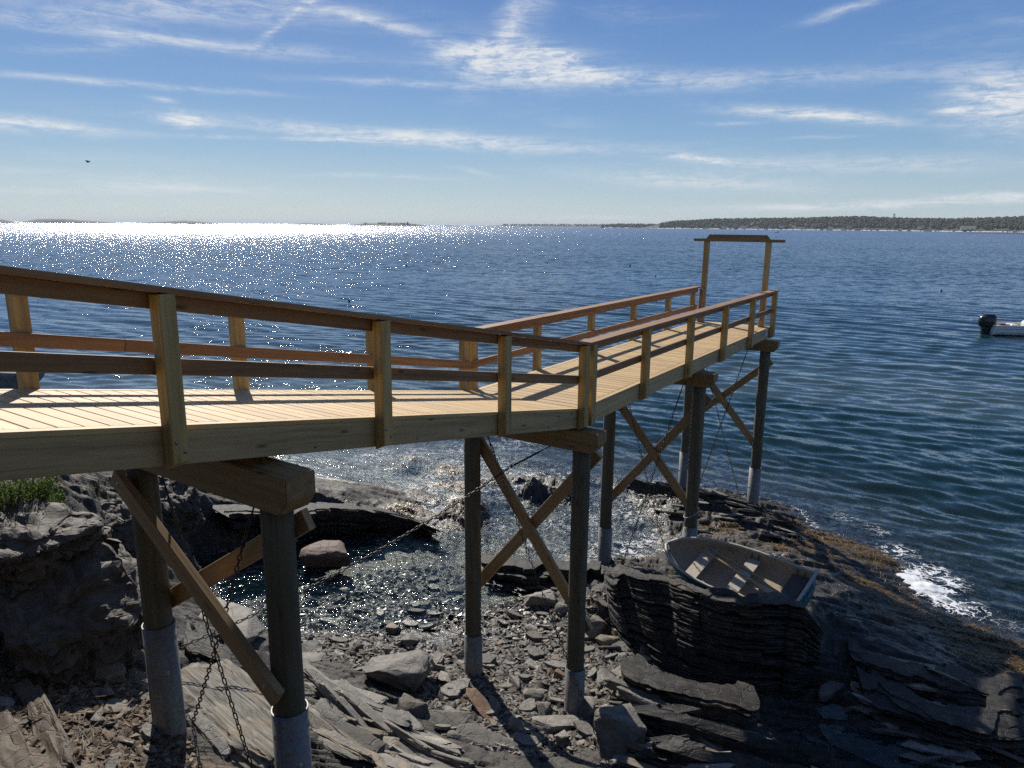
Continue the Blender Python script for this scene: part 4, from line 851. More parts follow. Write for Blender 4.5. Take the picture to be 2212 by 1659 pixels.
# layered outcrops: every sheet of slate is a piece of its own, lying on the one below
M_sheet, t = material('slate_sheet'); gp_ = t.add('ShaderNodeNewGeometry').outputs['Position']; oi = t.add('ShaderNodeObjectInfo')
c, h, n1, n2, n3 = rock_nodes(t, gp_)
hv = t.add('ShaderNodeHueSaturation'); t.set(hv, 'Color', c); t.set(hv, 'Value', t.math('ADD', .32, t.math('MULTIPLY', oi.outputs['Random'], .70))); c = hv.outputs[0]
c, rough, _ = wet_by_height(t, c, n1, .0, .25); t.set(t.p, 'Base Color', c); t.set(t.p, 'Roughness', rough); t.set(t.p, 'Normal', t.bump(h, .8, .03))
def outcrop(crest, foot, n_sheets, label, seed, back=.35, jit=.05, bulge=.10, lift=.03):
    C_ = np.array([at(*p) for p in crest]); F_ = np.array([at(*p) for p in foot]); N_ = max(24, int(np.linalg.norm(C_[0] - C_[-1]) * 34))
    tc_ = np.linspace(0, 1, len(C_)); tf_ = np.linspace(0, 1, len(F_)); ss = np.linspace(0, 1, N_)
    C_ = np.stack([np.interp(ss, tc_, C_[:, k]) for k in range(3)], 1); F_ = np.stack([np.interp(ss, tf_, F_[:, k]) for k in range(3)], 1)
    for A_ in (C_, F_):
        for _ in range(3): A_[1:-1] = .25 * A_[:-2] + .5 * A_[1:-1] + .25 * A_[2:]
    d2 = C_[:, :2] - F_[:, :2]; nrm = -d2.mean(0) / np.linalg.norm(d2.mean(0)); root = empty('layered_rock', tuple(F_[N_ // 2]), label, 'rock', 'layered slate outcrops')
    L_ = np.linalg.norm(C_[0] - C_[-1]); r = np.random.default_rng(seed); g = np.concatenate([[0], np.cumsum(r.lognormal(0, .55, n_sheets))]); g = -.12 + 1.12 * g / g[-1]; sl_ = ss * L_
    cidx = np.floor(sl_ / .34 + .8 * pn(sl_ * 1.7, sl_ * 0, seed)).astype(int); coh = bulge * fbm(sl_ * 1.1, np.full(N_, seed * 1.7), 3, seed) + bulge * .8 * (_perm[(cidx * 7 + seed) & 255] / 255. - .5); taper = np.clip(np.minimum(ss, 1 - ss) * L_ / .22, 0, 1) ** .5
    for k in range(n_sheets):
        brk = sstep(.18, .34, fbm(sl_ * .9, np.full(N_, k * 3.3), 2, seed + 15)) * (.22 if k > 0 else 0)
        off = coh - brk + jit * .9 * fbm(sl_ * 1.6, np.full(N_, k * .55), 3, seed + 5) + jit * .55 * fbm(sl_ * 7, np.full(N_, k * 1.9), 2, seed + 6) + r.uniform(-.4, .6) * jit
        a0 = np.clip(ss * L_ - r.uniform(-.05, .5) * (r.random() < .6), 0, 9); a1 = np.clip((1 - ss) * L_ - r.uniform(-.05, .5) * (r.random() < .6), 0, 9); off = off - .30 * np.exp(-a0 / .07) - .30 * np.exp(-a1 / .07)
        g0, g1 = g[k], g[k + 1]; lo = F_ + (C_ - F_) * g0; hi = F_ + (C_ - F_) * g1; zl = lo[:, 2] + lift; zh = hi[:, 2] + lift + .010 * fbm(sl_ * 3, np.full(N_, k), 2, seed + 9)
        zh = np.maximum(zh, zl + .006); fr2 = (lo + hi)[:, :2] / 2 + nrm[None] * off[:, None]; bk = fr2 - nrm[None] * (back + off[:, None] * 0)
        rim = fr2 - nrm[None] * .012; low = fr2 - nrm[None] * (.004 + .022 * r.random() ** 2)
        V = np.concatenate([np.c_[low, zl], np.c_[fr2, zl * .45 + zh * .55], np.c_[rim, zh], np.c_[bk, zh + .01], np.c_[bk, zl]]); i = np.arange(N_ - 1)
        F = np.concatenate([np.stack([a * N_ + i, a * N_ + i + 1, b_ * N_ + i + 1, b_ * N_ + i], 1) for a, b_ in ((0, 1), (1, 2), (2, 3), (3, 4), (4, 0))])
        o = from_np('slate_sheet', V, F, M_sheet, root); o.data.set_sharp_from_angle(angle=R(32))
outcrop([(1312,1262,1.12),(1345,1244,1.32),(1450,1264,1.42),(1550,1300,1.58),(1650,1306,1.72),(1740,1316,1.58),(1795,1384,.9)], [(1325,1375,.3),(1420,1440,.28),(1500,1482,.22),(1600,1498,.16),(1700,1508,.1),(1790,1505,.05)], 40, 'big dark block of thin slate layers in front of the rowboat', 11, .20, .024, .13)
outcrop([(1345,1474,.86),(1450,1492,.82),(1560,1520,.74),(1655,1552,.62)], [(1352,1532,.46),(1450,1548,.46),(1560,1572,.42),(1650,1596,.38)], 13, 'low layered ledge below the big slate block', 12, .4)
outcrop([(1338,1532,1.0),(1450,1560,.98),(1600,1605,.86),(1760,1655,.62),(1850,1685,.5)], [(1345,1600,.6),(1450,1625,.6),(1600,1668,.5),(1800,1710,.35)], 16, 'long pale edged layered ledge running to the bottom right', 13, .4)
outcrop([(1345,1604,1.1),(1450,1628,1.1),(1560,1662,1.0),(1620,1690,.9)], [(1350,1665,.75),(1450,1690,.75),(1600,1730,.65)], 12, 'layered ledge beside the pale boulder at the bottom edge', 14, .4)
outcrop([(1835,1425,.62),(1900,1445,.62),(2020,1475,.58),(2130,1498,.5),(2230,1515,.45)], [(1840,1495,.28),(1950,1520,.28),(2080,1548,.26),(2240,1572,.25)], 14, 'dark layered ledge at the right below the wet slope', 15, .4)
outcrop([(1870,1512,.55),(2000,1548,.54),(2120,1580,.5),(2250,1606,.48)], [(1880,1572,.24),(2000,1605,.24),(2120,1632,.24),(2260,1660,.22)], 13, 'lower dark layered ledge at the right edge beside the rock pool', 16, .4)
outcrop([(1402,1050,.42),(1520,1066,.66),(1640,1094,.52),(1722,1136,.36)], [(1410,1076,.0),(1530,1110,.05),(1640,1132,.1),(1715,1165,.08)], 7, 'dark jagged ledge by the outermost pile', 20, .5, .09, .2)
outcrop([(445,1092,1.0),(560,1094,.86),(650,1090,.72),(740,1088,.60),(830,1100,.42),(895,1124,.16)], [(470,1148,-.15),(600,1152,-.2),(740,1145,-.2),(870,1135,-.15)], 13, 'black undercut ledge with a silvery top across the cove', 21, .6, .08, .15)
outcrop([(1030,1216,.30),(1120,1222,.42),(1220,1232,.52),(1290,1246,.70)], [(1040,1262,.02),(1150,1285,.05),(1290,1312,.15)], 7, 'thin layered ledge behind the two middle piles', 22, .4, .06)
outcrop([(392,1408,1.72),(470,1428,1.66),(560,1452,1.42),(600,1478,1.2)], [(396,1432,1.5),(470,1458,1.45),(560,1490,1.2),(610,1515,1.0)], 4, 'thick pale ledge edge between the two foremost piles', 23, .4, .05)
# long thin blades of slate standing side by side
blades = [stone_mesh(400 + i, (1, random.uniform(.22, .40), random.uniform(.08, .14)), 2, .13, flat=.75, npts=24, mat=M_stone[(0, 0, 0, 1, 3)[i % 5]], layers=5) for i in range(14)]
BLADE = [([(640,1430),(740,1440),(860,1500),(975,1575),(1010,1680),(680,1680),(670,1520)], 1.0, 78, (.5, 1.6), R(-31)), ([(400,1440),(520,1455),(610,1520),(600,1660),(440,1660)], 2.1, 6, (.4, .8), R(-37)), ([(1340,1490),(1560,1520),(1800,1600),(2000,1690),(1380,1690)], .8, 62, (.5, 1.5), R(-23)), ([(1850,1420),(2230,1500),(2230,1690),(1950,1620)], .4, 46, (.5, 1.6), R(-17)), ([(1420,1055),(1720,1105),(1700,1170),(1480,1120)], .5, 20, (.4, 1.0), R(-18))]
for poly, z0, n, (l0, l1), yaw0 in BLADE:
    pl_ = scatter(poly_xy(poly, z0), n); xx = np.array([p[0] for p in pl_]); yy = np.array([p[1] for p in pl_]); zz = ground(xx, yy)[0]; g2 = ground(xx + .3 * math.cos(yaw0), yy + .3 * math.sin(yaw0))[0]
    for (x, y), z, zb2 in zip(pl_, zz, g2):
        sz = random.uniform(l0, l1); yaw = yaw0 + random.gauss(0, .10); d_ = Vector((math.cos(yaw), math.sin(yaw), max(-.5, min(.5, (zb2 - z) / .3)))); sd_ = Vector((-math.sin(yaw), math.cos(yaw), 0)); rl = random.gauss(.30, .22)
        link('slate_blade', random.choice(blades), None, shore, frame((x, y, z + .02), d_, Vector((0, 0, 1)) * math.cos(rl) + sd_ * math.sin(rl)) @ Matrix.Diagonal((sz, min(sz, .9) * random.uniform(.8, 1.4), min(sz, .9) * random.uniform(.8, 1.4), 1)))
# big fractured rock under the shrubs
M_crag = stone_mat('brown_grey_crag', (.165, .138, .104), False, .9)
for i, (px, py, z, dm, yaw, tl, lab) in enumerate(((70, 1330, 3.25, (2.3, 1.5, 1.5), R(-38), (.1, .28), 'big fractured brown grey rock at the left edge below the shrubs'), (185, 1330, 2.8, (1.6, 1.0, 1.0), R(-50), (.1, .30), 'lower shoulder of the fractured rock beside the first far pile'), (-40, 1210, 3.8, (2.2, 1.6, 1.3), R(-20), (0, .15), 'upper rock at the left edge under the green shrubs'), (250, 1180, 2.4, (1.5, 1.1, 1.1), R(-60), (.1, .3), 'dark rock in shadow behind the first far pile'), (345, 1100, 1.9, (1.7, 1.2, 1.2), R(-40), (.1, .25), 'black rock under the beam behind the first bent'))):
    p = settle(px, py, z); o = place('crag', stone_mesh(970 + i, dm, 4, .13, npts=30, mat=M_crag, layers=3), p + Vector((-.05, .5, -.08)), yaw, tl); tag(o, lab, 'rock', 'big fractured rocks on the left')
# shingle between the stones: too many and too small to count
def pebble_field(name, polys, label, mat, lo, hi):
    V = []; F = []; base = []
    for s in range(14):
        r = random.Random(700 + s); bm = bmesh.new()
        for k in range(9): bm.verts.new((r.uniform(-1, 1), r.uniform(-.7, .7), r.uniform(-.28, .28)))
        bmesh.ops.convex_hull(bm, input=bm.verts[:]); bmesh.ops.delete(bm, geom=[v for v in bm.verts if not v.link_faces], context='VERTS'); bm.verts.index_update()
        base.append((np.array([v.co[:] for v in bm.verts]), np.array([[v.index for v in f.verts] for f in bm.faces]))); bm.free()
    n0 = 0
    for poly, n in polys:
        pts = np.array(scatter(poly, n)); z = ground(pts[:, 0], pts[:, 1])[0]
        for (x, y), zz in zip(pts, z):
            bv, bf = base[random.randrange(14)]; s = lo + (hi - lo) * random.random() ** 2.4; a = random.gauss(-.4, .9); c_, s2 = math.cos(a), math.sin(a)
            tx, ty = random.gauss(0, .3), random.gauss(0, .3)
            v = bv * s; w = np.stack([c_ * v[:, 0] - s2 * v[:, 1] + x, s2 * v[:, 0] + c_ * v[:, 1] + y, v[:, 2] + tx * v[:, 0] + ty * v[:, 1] + zz + s * .12], 1)
            V.append(w); F.append(bf + n0); n0 += len(w)
    o = from_np(name, np.concatenate(V), np.concatenate(F), mat, smooth=False); tag(o, label, 'shingle', kind='stuff'); return o
M_peb, t = material('shingle_stone'); gp = t.add('ShaderNodeNewGeometry'); rnd = gp.outputs['Random Per Island']
c = t.ramp(rnd, (.0, (.08, .075, .066)), (.35, (.20, .188, .165)), (.6, (.26, .215, .16)), (.8, (.33, .31, .275)), (1.0, (.25, .15, .09)))
c = t.mix(t.noise(gp.outputs['Position'], 30, 4), t.mix(1, c, (.5, .5, .5), 'MULTIPLY'), c)
c, rough, _ = wet_by_height(t, c, t.noise(gp.outputs['Position'], 1.5, 3), -.02, .2, k=.42); t.set(t.p, 'Base Color', c); t.set(t.p, 'Roughness', rough)
pebble_field('shingle', [(BEACH, 9000), (COVE, 3600)], 'small grey and brown slate fragments covering the beach under the pier', M_peb, .016, .10)
M_peb2, t = material('crumbled_rock'); gp = t.add('ShaderNodeNewGeometry'); rnd = gp.outputs['Random Per Island']
c = t.ramp(rnd, (.0, (.05, .034, .022)), (.5, (.14, .10, .068)), (1.0, (.26, .205, .145))); t.set(t.p, 'Base Color', c); t.set(t.p, 'Roughness', .9)
rb = pebble_field('rubble', [(BANK, 2600)], 'brown crumbled rock and soil on the bank', M_peb2, .010, .075); rb['category'] = 'rubble'
# twigs on the bank
bm = bmesh.new()
for (x, y) in scatter(BANK, 70):
    a = random.uniform(0, 6.28); L = random.uniform(.08, .3); z = gz(x, y) + .02
    d = Vector((math.cos(a), math.sin(a), random.uniform(-.1, .2))) * L; p0 = Vector((x, y, z)); tube_bm(bm, [p0, p0 + d * .5 + Vector((0, 0, .015)), p0 + d], random.uniform(.003, .006), 4)
tag(from_bm('twigs', bm, plain('dry_twig', (.20, .15, .10), .9)), 'dry twigs scattered over the bank', 'twigs', kind='stuff')

# ------------------------------------------------------------------ seaweed, grass, shrub
def leaf_mat(name, cs, rough=.5, trans=.25):
    m, t = material(name); gp = t.add('ShaderNodeNewGeometry'); c = t.ramp(gp.outputs['Random Per Island'], *[(i / (len(cs) - 1), c_) for i, c_ in enumerate(cs)])
    t.set(t.p, 'Base Color', c); t.set(t.p, 'Roughness', rough)
    tl = t.add('ShaderNodeBsdfTranslucent'); t.set(tl, 'Color', c); mx = t.add('ShaderNodeMixShader'); mx.inputs[0].default_value = trans
    t.l.new(t.p.outputs[0], mx.inputs[1]); t.l.new(tl.outputs[0], mx.inputs[2]); t.l.new(mx.outputs[0], t.out.inputs[0]); return m
M_weed = leaf_mat('rockweed', [(.045, .026, .008), (.12, .068, .016), (.23, .135, .03), (.33, .22, .06)], .38, .3)
M_grass = leaf_mat('grass', [(.05, .075, .018), (.10, .12, .03), (.19, .17, .07)], .6, .4)
M_leaf = leaf_mat('shrub_leaf', [(.06, .11, .018), (.12, .19, .03), (.20, .26, .05)], .45, .4)
def strands(pts, nper, lmin, lmax, w, droop, lift, mat, name, label, cat, spread):
    V = []; F = []; n0 = 0; P_ = []
    for (x, y, rad, k) in pts:
        for _ in range(int(nper * k)): a = random.uniform(0, 6.28); q_ = rad * math.sqrt(random.random()); P_.append((x + q_ * math.cos(a), y + q_ * math.sin(a)))
    P_ = np.array(P_); Z = ground(P_[:, 0], P_[:, 1])[0]
    for (x, y), z in zip(P_, Z):
        if name == 'seaweed' and (z > .75 or z < -.45): continue
        a = random.uniform(0, 6.28); L = random.uniform(lmin, lmax); d = Vector((math.cos(a), math.sin(a), 0)); sd = Vector((-d.y, d.x, 0)) * w * random.uniform(.6, 1.4); p = Vector((x, y, z - .01)); v = []
        for i in range(4):
            f_ = i / 3; q_ = p + d * (L * spread * f_) + Vector((0, 0, L * (lift * f_ - droop * f_ * f_))); ww = sd * (1 - .8 * f_); v += [q_ - ww, q_ + ww]
        V += [tuple(q_) for q_ in v]; F += [(n0 + 2 * i, n0 + 2 * i + 1, n0 + 2 * i + 3, n0 + 2 * i + 2) for i in range(3)]; n0 += 8
    o = from_np(name, V, F, mat); tag(o, label, cat, kind='stuff'); return o
strands([(*at(px, py, z)[:2], rad, rad) for (px, py, z, rad) in WEED], 1100, .06, .20, .009, .55, .55, M_weed, 'seaweed', 'golden brown seaweed clinging to the tide line rocks', 'seaweed', .9)
GR = [(120,1140,3.95,.22,1),(150,1165,3.7,.2,.8),(90,1100,4.2,.3,1),(30,1060,4.4,.4,1),(105,1110,4.1,.25,.8),(10,1470,3.0,.2,.5),(30,1505,3.0,.2,.4),(215,1060,3.3,.2,.5),(75,1085,4.3,.3,.8)]
strands([(*settle(px, py, z)[:2], rad, k) for (px, py, z, rad, k) in GR], 170, .10, .30, .004, .35, .95, M_grass, 'grass', 'green and straw coloured grass tufts on the left rock', 'grass', .45)
def shrub(px, py, z, rad, hgt, label):
    p = settle(px, py, z); root = empty('shrub', p, label, 'shrub', 'low shrubs on the left rock'); V = []; F = []; n0 = 0; bm = bmesh.new()
    for _ in range(44):
        a = random.uniform(0, 6.28); q_ = rad * math.sqrt(random.random()); top = p + Vector((q_ * math.cos(a), q_ * math.sin(a), hgt * random.uniform(.4, 1.0))); base = p + Vector((q_ * .4 * math.cos(a), q_ * .4 * math.sin(a), -.05))
        md = base.lerp(top, .55) + Vector((random.gauss(0, .02), random.gauss(0, .02), .02)); tube_bm(bm, [base, md, top], [.006, .005, .002], 5)
        for k in range(30):
            f_ = random.uniform(.3, 1.05); c_ = base.lerp(top, f_) + Vector((random.gauss(0, .035), random.gauss(0, .035), random.gauss(0, .025)))
            d = Vector((random.gauss(0, 1), random.gauss(0, 1), random.uniform(0, 1.2))).normalized(); s_ = d.orthogonal().normalized(); L = random.uniform(.022, .042)
            q4 = [c_, c_ + d * L * .5 + s_ * L * .28, c_ + d * L, c_ + d * L * .5 - s_ * L * .28]; V += [tuple(v) for v in q4]; F.append((n0, n0 + 1, n0 + 2, n0 + 3)); n0 += 4
    fo_ = from_np('foliage', V, F, M_leaf, root, smooth=False); from_bm('stems', bm, plain('shrub_stem', (.09, .06, .04), .9), root)
shrub(20, 1085, 4.3, .34, .44, 'bright green leafy shrub at the left edge under the ramp')
shrub(72, 1085, 4.3, .32, .38, 'middle one of the green shrubs on the left rock')
shrub(112, 1095, 4.1, .22, .28, 'rightmost low green shrub on top of the left rock')
shrub(85, 1120, 4.0, .12, .12, 'small green sprig below the shrubs on the left rock')
# long weathered ledge stones in the bank
for i, (px, py, z, dm, yaw, lab) in enumerate(((100, 1585, 2.95, (1.75, .26, .26), R(-46), 'long tan weathered ledge stone half buried in the bank at bottom left'), (25, 1620, 3.05, (1.2, .24, .22), R(-46), 'shorter tan ledge stone in the bottom left corner'), (75, 1520, 2.98, (.9, .2, .2), R(-44), 'tan ledge stone above the long one at bottom left'))):
    o = place('ledge_stone', stone_mesh(950 + i, dm, 3, .10, flat=.7, npts=26, mat=M_ledge, layers=2), settle(px, py, z) + Vector((0, 0, .02)), yaw, (.25, 0)); tag(o, lab, 'rock', 'big loose rocks on the shore')

# ------------------------------------------------------------------ rowboat
def loft(stations, close=False):
    bm = bmesh.new(); rg = [[bm.verts.new(p) for p in s] for s in stations]
    for a, b in zip(rg, rg[1:]):
        for k in range(len(a) - 1): bm.faces.new((a[k], a[k + 1], b[k + 1], b[k]))
    return bm, rg
BS = np.array([0, .12, .25, .4, .55, .68, .78, .86, .92, .965, 1.0]); BL = 2.78
HB = np.interp(np.linspace(0, 1, 21), BS, [.56, .60, .635, .655, .645, .60, .53, .435, .335, .22, .045])
SZ = np.linspace(0, 1, 21); SX = SZ * BL; SHEER = .02 + .10 * (SZ - .3) ** 2 * 1.5; DEP = np.interp(SZ, [0, .3, .6, .85, 1], [.40, .44, .44, .36, .22])
SEC = [(1, 0), (.985, .28), (.94, .58), (.84, .82), (.62, .95), (.3, .99), (0, 1)]
def hull_st(off, drop=0.0):
    out = []
    for x, b, z0, d in zip(SX, HB, SHEER, DEP):
        bb = max(b - off, .02); side = [(bb * y, z0 - drop - (d - off) * f_) for y, f_ in SEC]
        xx = min(x, BL - off * 1.4) + (off if x == 0 else 0)
        out.append([Vector((xx, y, z)) for y, z in side] + [Vector((xx, -y, z)) for y, z in side[-2::-1]])
    return out
bow = Vector((3.24, 13.58, 1.37)); stern = Vector((5.24, 11.70, 1.40)); ax = (bow - stern).normalized()
roll = R(17); fh = Vector((ax.y, -ax.x, 0)).normalized();  fh = fh if fh.dot(Vector((5.6, 12.1, 0)) - stern.xy.to_3d()) > 0 else -fh
upb = (Vector((0, 0, 1)) * math.cos(roll) - fh * math.sin(roll)).normalized()
BM = frame(stern, ax, upb); FAR = 1 if (BM.to_3x3() @ Vector((0, 1, 0))).dot(fh) > 0 else -1
boat = empty('rowboat', stern, 'weathered open rowboat with grey gunwale lying on the layered rock', 'rowboat')
M_hull = plain('teal_hull_paint', (.035, .20, .24), .5, var=.4, scale=6)
M_liner = plain('weathered_cream_fibreglass', (.36, .295, .21), .6, var=.3, scale=5)
M_gun = plain('grey_gunwale', (.42, .40, .36), .5, var=.3, scale=14)
M_seat = plain('weathered_seat_board', (.42, .36, .28), .7, var=.3, scale=11)
M_darkseat = plain('dark_seat_board', (.075, .068, .062), .7, var=.3, scale=11)
bm, rg = loft(hull_st(0)); bm.faces.new(rg[0]); from_bm('hull', bm, M_hull, boat, BM, True)
bm, rg = loft(hull_st(.022)); bm.faces.new(rg[0]); from_bm('liner', bm, M_liner, boat, BM, True)
for s_ in (1, -1):
    pts = [BM @ Vector((x, s_ * b, z)) for x, b, z in zip(SX, HB + .004, SHEER)] + ([BM @ Vector((BL + .012, 0, SHEER[-1]))])
    g_ = bmesh.new(); tube_bm(g_, pts, .030, 8); from_bm('gunwale', g_, M_gun, boat, smooth=True)
beam('transom_cap', BM @ Vector((.0, .57, .045)), BM @ Vector((.0, -.57, .045)), .05, .05, M_gun, boat, upb, .012)
for k_, (y0, y1) in enumerate(((-.40, -.34), (-.29, -.25), (-.20, -.12), (-.05, .03), (.10, .15), (.22, .30))):
    beam('transom_lettering', BM @ Vector((-.004, y0, -.13)), BM @ Vector((-.004, y1, -.13)), .006, .09, plain('dark_lettering', (.02, .05, .07), .6), boat, upb, .001)
def thwart(s_, wd, mat, dz):
    i = int(s_ * 20); b = HB[i] - .035; return beam('thwart', BM @ Vector((s_ * BL, b * .96, dz)), BM @ Vector((s_ * BL, -b * .96, dz)), wd, .028, mat, boat, upb, .006)
thwart(.74, .27, M_seat, -.13); thwart(.43, .25, M_seat, -.14); thwart(.10, .30, M_darkseat, -.13)
for s_, x in ((1, .43), (-1, .43), (1, .10), (-1, .10)):
    i = int(x * 20)
    for dx in (-.07, .07): beam('seat_bracket', BM @ Vector((x * BL + dx, s_ * (HB[i] - .03), -.02)), BM @ Vector((x * BL + dx, s_ * (HB[i] - .075), -.125)), .02, .012, M_darkseat, boat, upb, .002)
def oar(a, b, label):
    A, B = BM @ Vector(a), BM @ Vector(b); d = (B - A).normalized(); root = empty('oar', A, label, 'oar', 'oars in the rowboat'); M_oar = wood('oar_wood', (.26, .18, .10), (.38, .28, .16), (.46, .36, .23), .5, 40, False); L = (B - A).length
    tube('shaft', [A, A + d * .12, A + d * .14, A + d * L * .70], [.016, .016, .021, .021], M_oar, root, 8)
    sd = d.cross(upb).normalized(); bm = bmesh.new(); rows = []
    for f_, w in ((.66, .02), (.74, .045), (.84, .062), (.95, .066), (1.0, .050)):
        c_ = A + d * (L * f_); rows.append([bm.verts.new(c_ + sd * (w * q_) + upb * (.009 * (1 - abs(q_)) * sg)) for q_, sg in ((-1, 1), (0, 1), (1, 1), (0, -1))])
    for r1, r2_ in zip(rows, rows[1:]):
        for k_ in range(4): bm.faces.new((r1[k_], r1[(k_ + 1) % 4], r2_[(k_ + 1) % 4], r2_[k_]))
    bm.faces.new(rows[0]); bm.faces.new(rows[-1][::-1]); from_bm('blade', bm, M_oar, root)
oar((2.20, FAR * .34, -.075), (.30, -FAR * .16, -.155), 'wooden oar nearer the camera resting across the rowboat seats')
oar((2.10, FAR * .43, -.07), (.26, FAR * .02, -.15), 'wooden oar nearer the sea resting across the rowboat seats')
M_rope = plain('pale_rope', (.40, .37, .31), .85, var=.2, scale=40)
kp = [BM @ (Vector((1.70, FAR * .585, -.02)) + Vector((random.gauss(0, .035), random.uniform(-.03, .0) * FAR, random.uniform(-.10, .02)))) for _ in range(12)]
tag(tube('rope', kp, .008, M_rope), 'small tangle of pale rope on the rowboat side', 'rope')
pb3 = PP(5.07, -.04, 0, False); zc = 1.86
rp = [Vector((pb3.x + .150 * math.cos(a), pb3.y + .150 * math.sin(a), zc + .10 * math.cos(a) )) for a in np.linspace(R(250), R(250 - 395), 26)]
rp += [Vector((pb3.x - .172, pb3.y - .05, 1.55)), Vector((pb3.x - .22, pb3.y - .12, 1.42)), bow + Vector((-.0, 0, .03))]
tag(tube('mooring_rope', rp, .011, M_rope), 'pale rope tied round the pile behind the rowboat bow', 'rope')

# ------------------------------------------------------------------ motorboat at the right edge
mp = Vector(at(2137, 722, 0)) + Vector((0, 0, .2)); mdir = Vector((math.sin(R(101)), math.cos(R(101)), 0)); MBm = frame(mp, mdir, (0, 0, 1)); MBi = MBm
mb = empty('motorboat', mp, 'small white motorboat with a big black outboard, cut off by the right edge', 'motorboat')
M_white = plain('white_gelcoat', (.82, .80, .74), .35, var=.12, scale=2); M_inner = plain('cream_deck', (.50, .45, .37), .6, var=.15, scale=3); M_black = plain('black_cowling', (.018, .02, .023), .25, var=.3, scale=4, bump=0)
ms = np.linspace(0, 1, 15); mL = 6.0; mbm = np.interp(ms, [0, .3, .6, .8, .93, 1], [1.0, 1.1, 1.08, .85, .42, .04]); msh = .55 + .35 * ms ** 2
def mst(off, keel):
    out = []
    for s_, b, z in zip(ms, mbm, msh):
        b = max(b - off, .02); k_ = keel + .45 * max(0, s_ - .7) ** 1.2; side = [(b, z), (b * .97, z * .45 + k_ * .55), (b * .86, k_ + .18 if not off else k_), (0, k_)]
        out.append([Vector((s_ * mL + (off if s_ == 0 else 0), y, zz)) for y, zz in side] + [Vector((s_ * mL + (off if s_ == 0 else 0), -y, zz)) for y, zz in side[-2::-1]])
    return out
bm, rg = loft(mst(0, -.25)); bm.faces.new(rg[0]); from_bm('hull', bm, M_white, mb, MBm, False)
bm, rg = loft(mst(.07, .16)); bm.faces.new(rg[0]); from_bm('liner', bm, M_inner, mb, MBm, False)
for s_ in (1, -1):
    tube('gunwale', [MBm @ Vector((a * mL, s_ * (b - .03), z + .01)) for a, b, z in zip(ms, mbm, msh)], .06, M_white, mb, 6)
beam('transom_top', MBm @ Vector((.03, -.97, .56)), MBm @ Vector((.03, -.42, .56)), .1, .08, M_white, mb); beam('transom_top', MBm @ Vector((.03, .97, .56)), MBm @ Vector((.03, .42, .56)), .1, .08, M_white, mb)
beam('hull_stripe', MBm @ Vector((.05, -1.012, .34)), MBm @ Vector((1.8, -1.105, .37)), .012, .03, plain('grey_stripe', (.28, .27, .25), .5), mb)
# outboard: rounded cowl, leg, cavitation plate
co = []
for f_, l0, l1, w in ((0, -.66, .16, .26), (.08, -.80, .26, .33), (.25, -.88, .33, .37), (.5, -.90, .36, .38), (.75, -.84, .34, .36), (.92, -.62, .24, .28), (1, -.35, .05, .14)):
    z = .34 + 1.0 * f_; cx, hl_ = (l0 + l1) / 2, (l1 - l0) / 2
    co.append([Vector((cx + hl_ * math.copysign(abs(math.cos(a)) ** .75, math.cos(a)), w * math.copysign(abs(math.sin(a)) ** .8, math.sin(a)), z)) for a in np.linspace(0, 2 * math.pi, 21)])
bm, rg = loft(co); bm.faces.new(rg[0][:-1]); bm.faces.new(rg[-1][:-1]); bmesh.ops.remove_doubles(bm, verts=bm.verts[:], dist=.002); ob_ = from_bm('outboard_cowl', bm, M_black, mb, MBm, True)
beam('outboard_leg', MBm @ Vector((-.30, 0, .70)), MBm @ Vector((-.26, 0, -.55)), .30, .72, M_black, mb, (1, 0, 0), .06)
beam('outboard_bracket', MBm @ Vector((-.22, 0, .45)), MBm @ Vector((.05, 0, .45)), .34, .22, M_black, mb, (0, 0, 1), .03)
tube('cowl_stripe', [MBm @ Vector((-.88 + .06 * i, -.345 - .004 * i, 1.13 + .01 * i)) for i in range(8)], .014, plain('silver_stripe', (.5, .5, .5), .3, .6), ob_, 6)
bm = bmesh.new(); pf = [(2.20, .16), (2.20, .78), (2.72, 1.20), (3.0, 1.22), (3.1, .16)]
va = [[bm.verts.new((x, y, z)) for x, z in pf] for y in (-.42, .42)]; bm.faces.new(va[0]); bm.faces.new(va[1][::-1])
for i in range(5): bm.faces.new((va[0][i], va[1][i], va[1][(i + 1) % 5], va[0][(i + 1) % 5]))
bmesh.ops.recalc_face_normals(bm, faces=bm.faces[:]); bmesh.ops.bevel(bm, geom=bm.edges[:], offset=.04, segments=2, affect='EDGES'); from_bm('console', bm, M_white, mb, MBm)
wr = [MBm @ Vector((2.30 + .0 * math.cos(a), .2 * math.cos(a), 1.0 + .2 * math.sin(a))) for a in np.linspace(0, 2 * math.pi, 17)]; tube('steering_wheel', wr, .022, M_black, mb, 6); tube('steering_column', [MBm @ Vector((2.3, 0, 1.0)), MBm @ Vector((2.6, 0, .95))], .05, M_black, mb, 6)
tube('rail', [MBm @ Vector((2.75, -.38, 1.2)), MBm @ Vector((2.78, -.38, 1.95)), MBm @ Vector((2.78, .38, 1.95)), MBm @ Vector((2.75, .38, 1.2))], .022, M_bolt, mb, 6); tube('antenna', [MBm @ Vector((2.75, -.3, 1.2)), MBm @ Vector((2.75, -.3, 2.6))], .012, M_black, mb, 5)
beam('seat', MBm @ Vector((1.45, -.5, .42)), MBm @ Vector((1.45, .5, .42)), .5, .42, M_white, mb, (0, 0, 1), .05)
o = link('bag', stone_mesh(900, (.62, .5, .42), 2, .12, npts=24, mat=plain('orange_cloth', (.42, .085, .035), .8)), None, None, MBm @ Matrix.Translation((.75, -.55, .50))); tag(o, 'crumpled orange bag in the stern of the motorboat', 'bag')

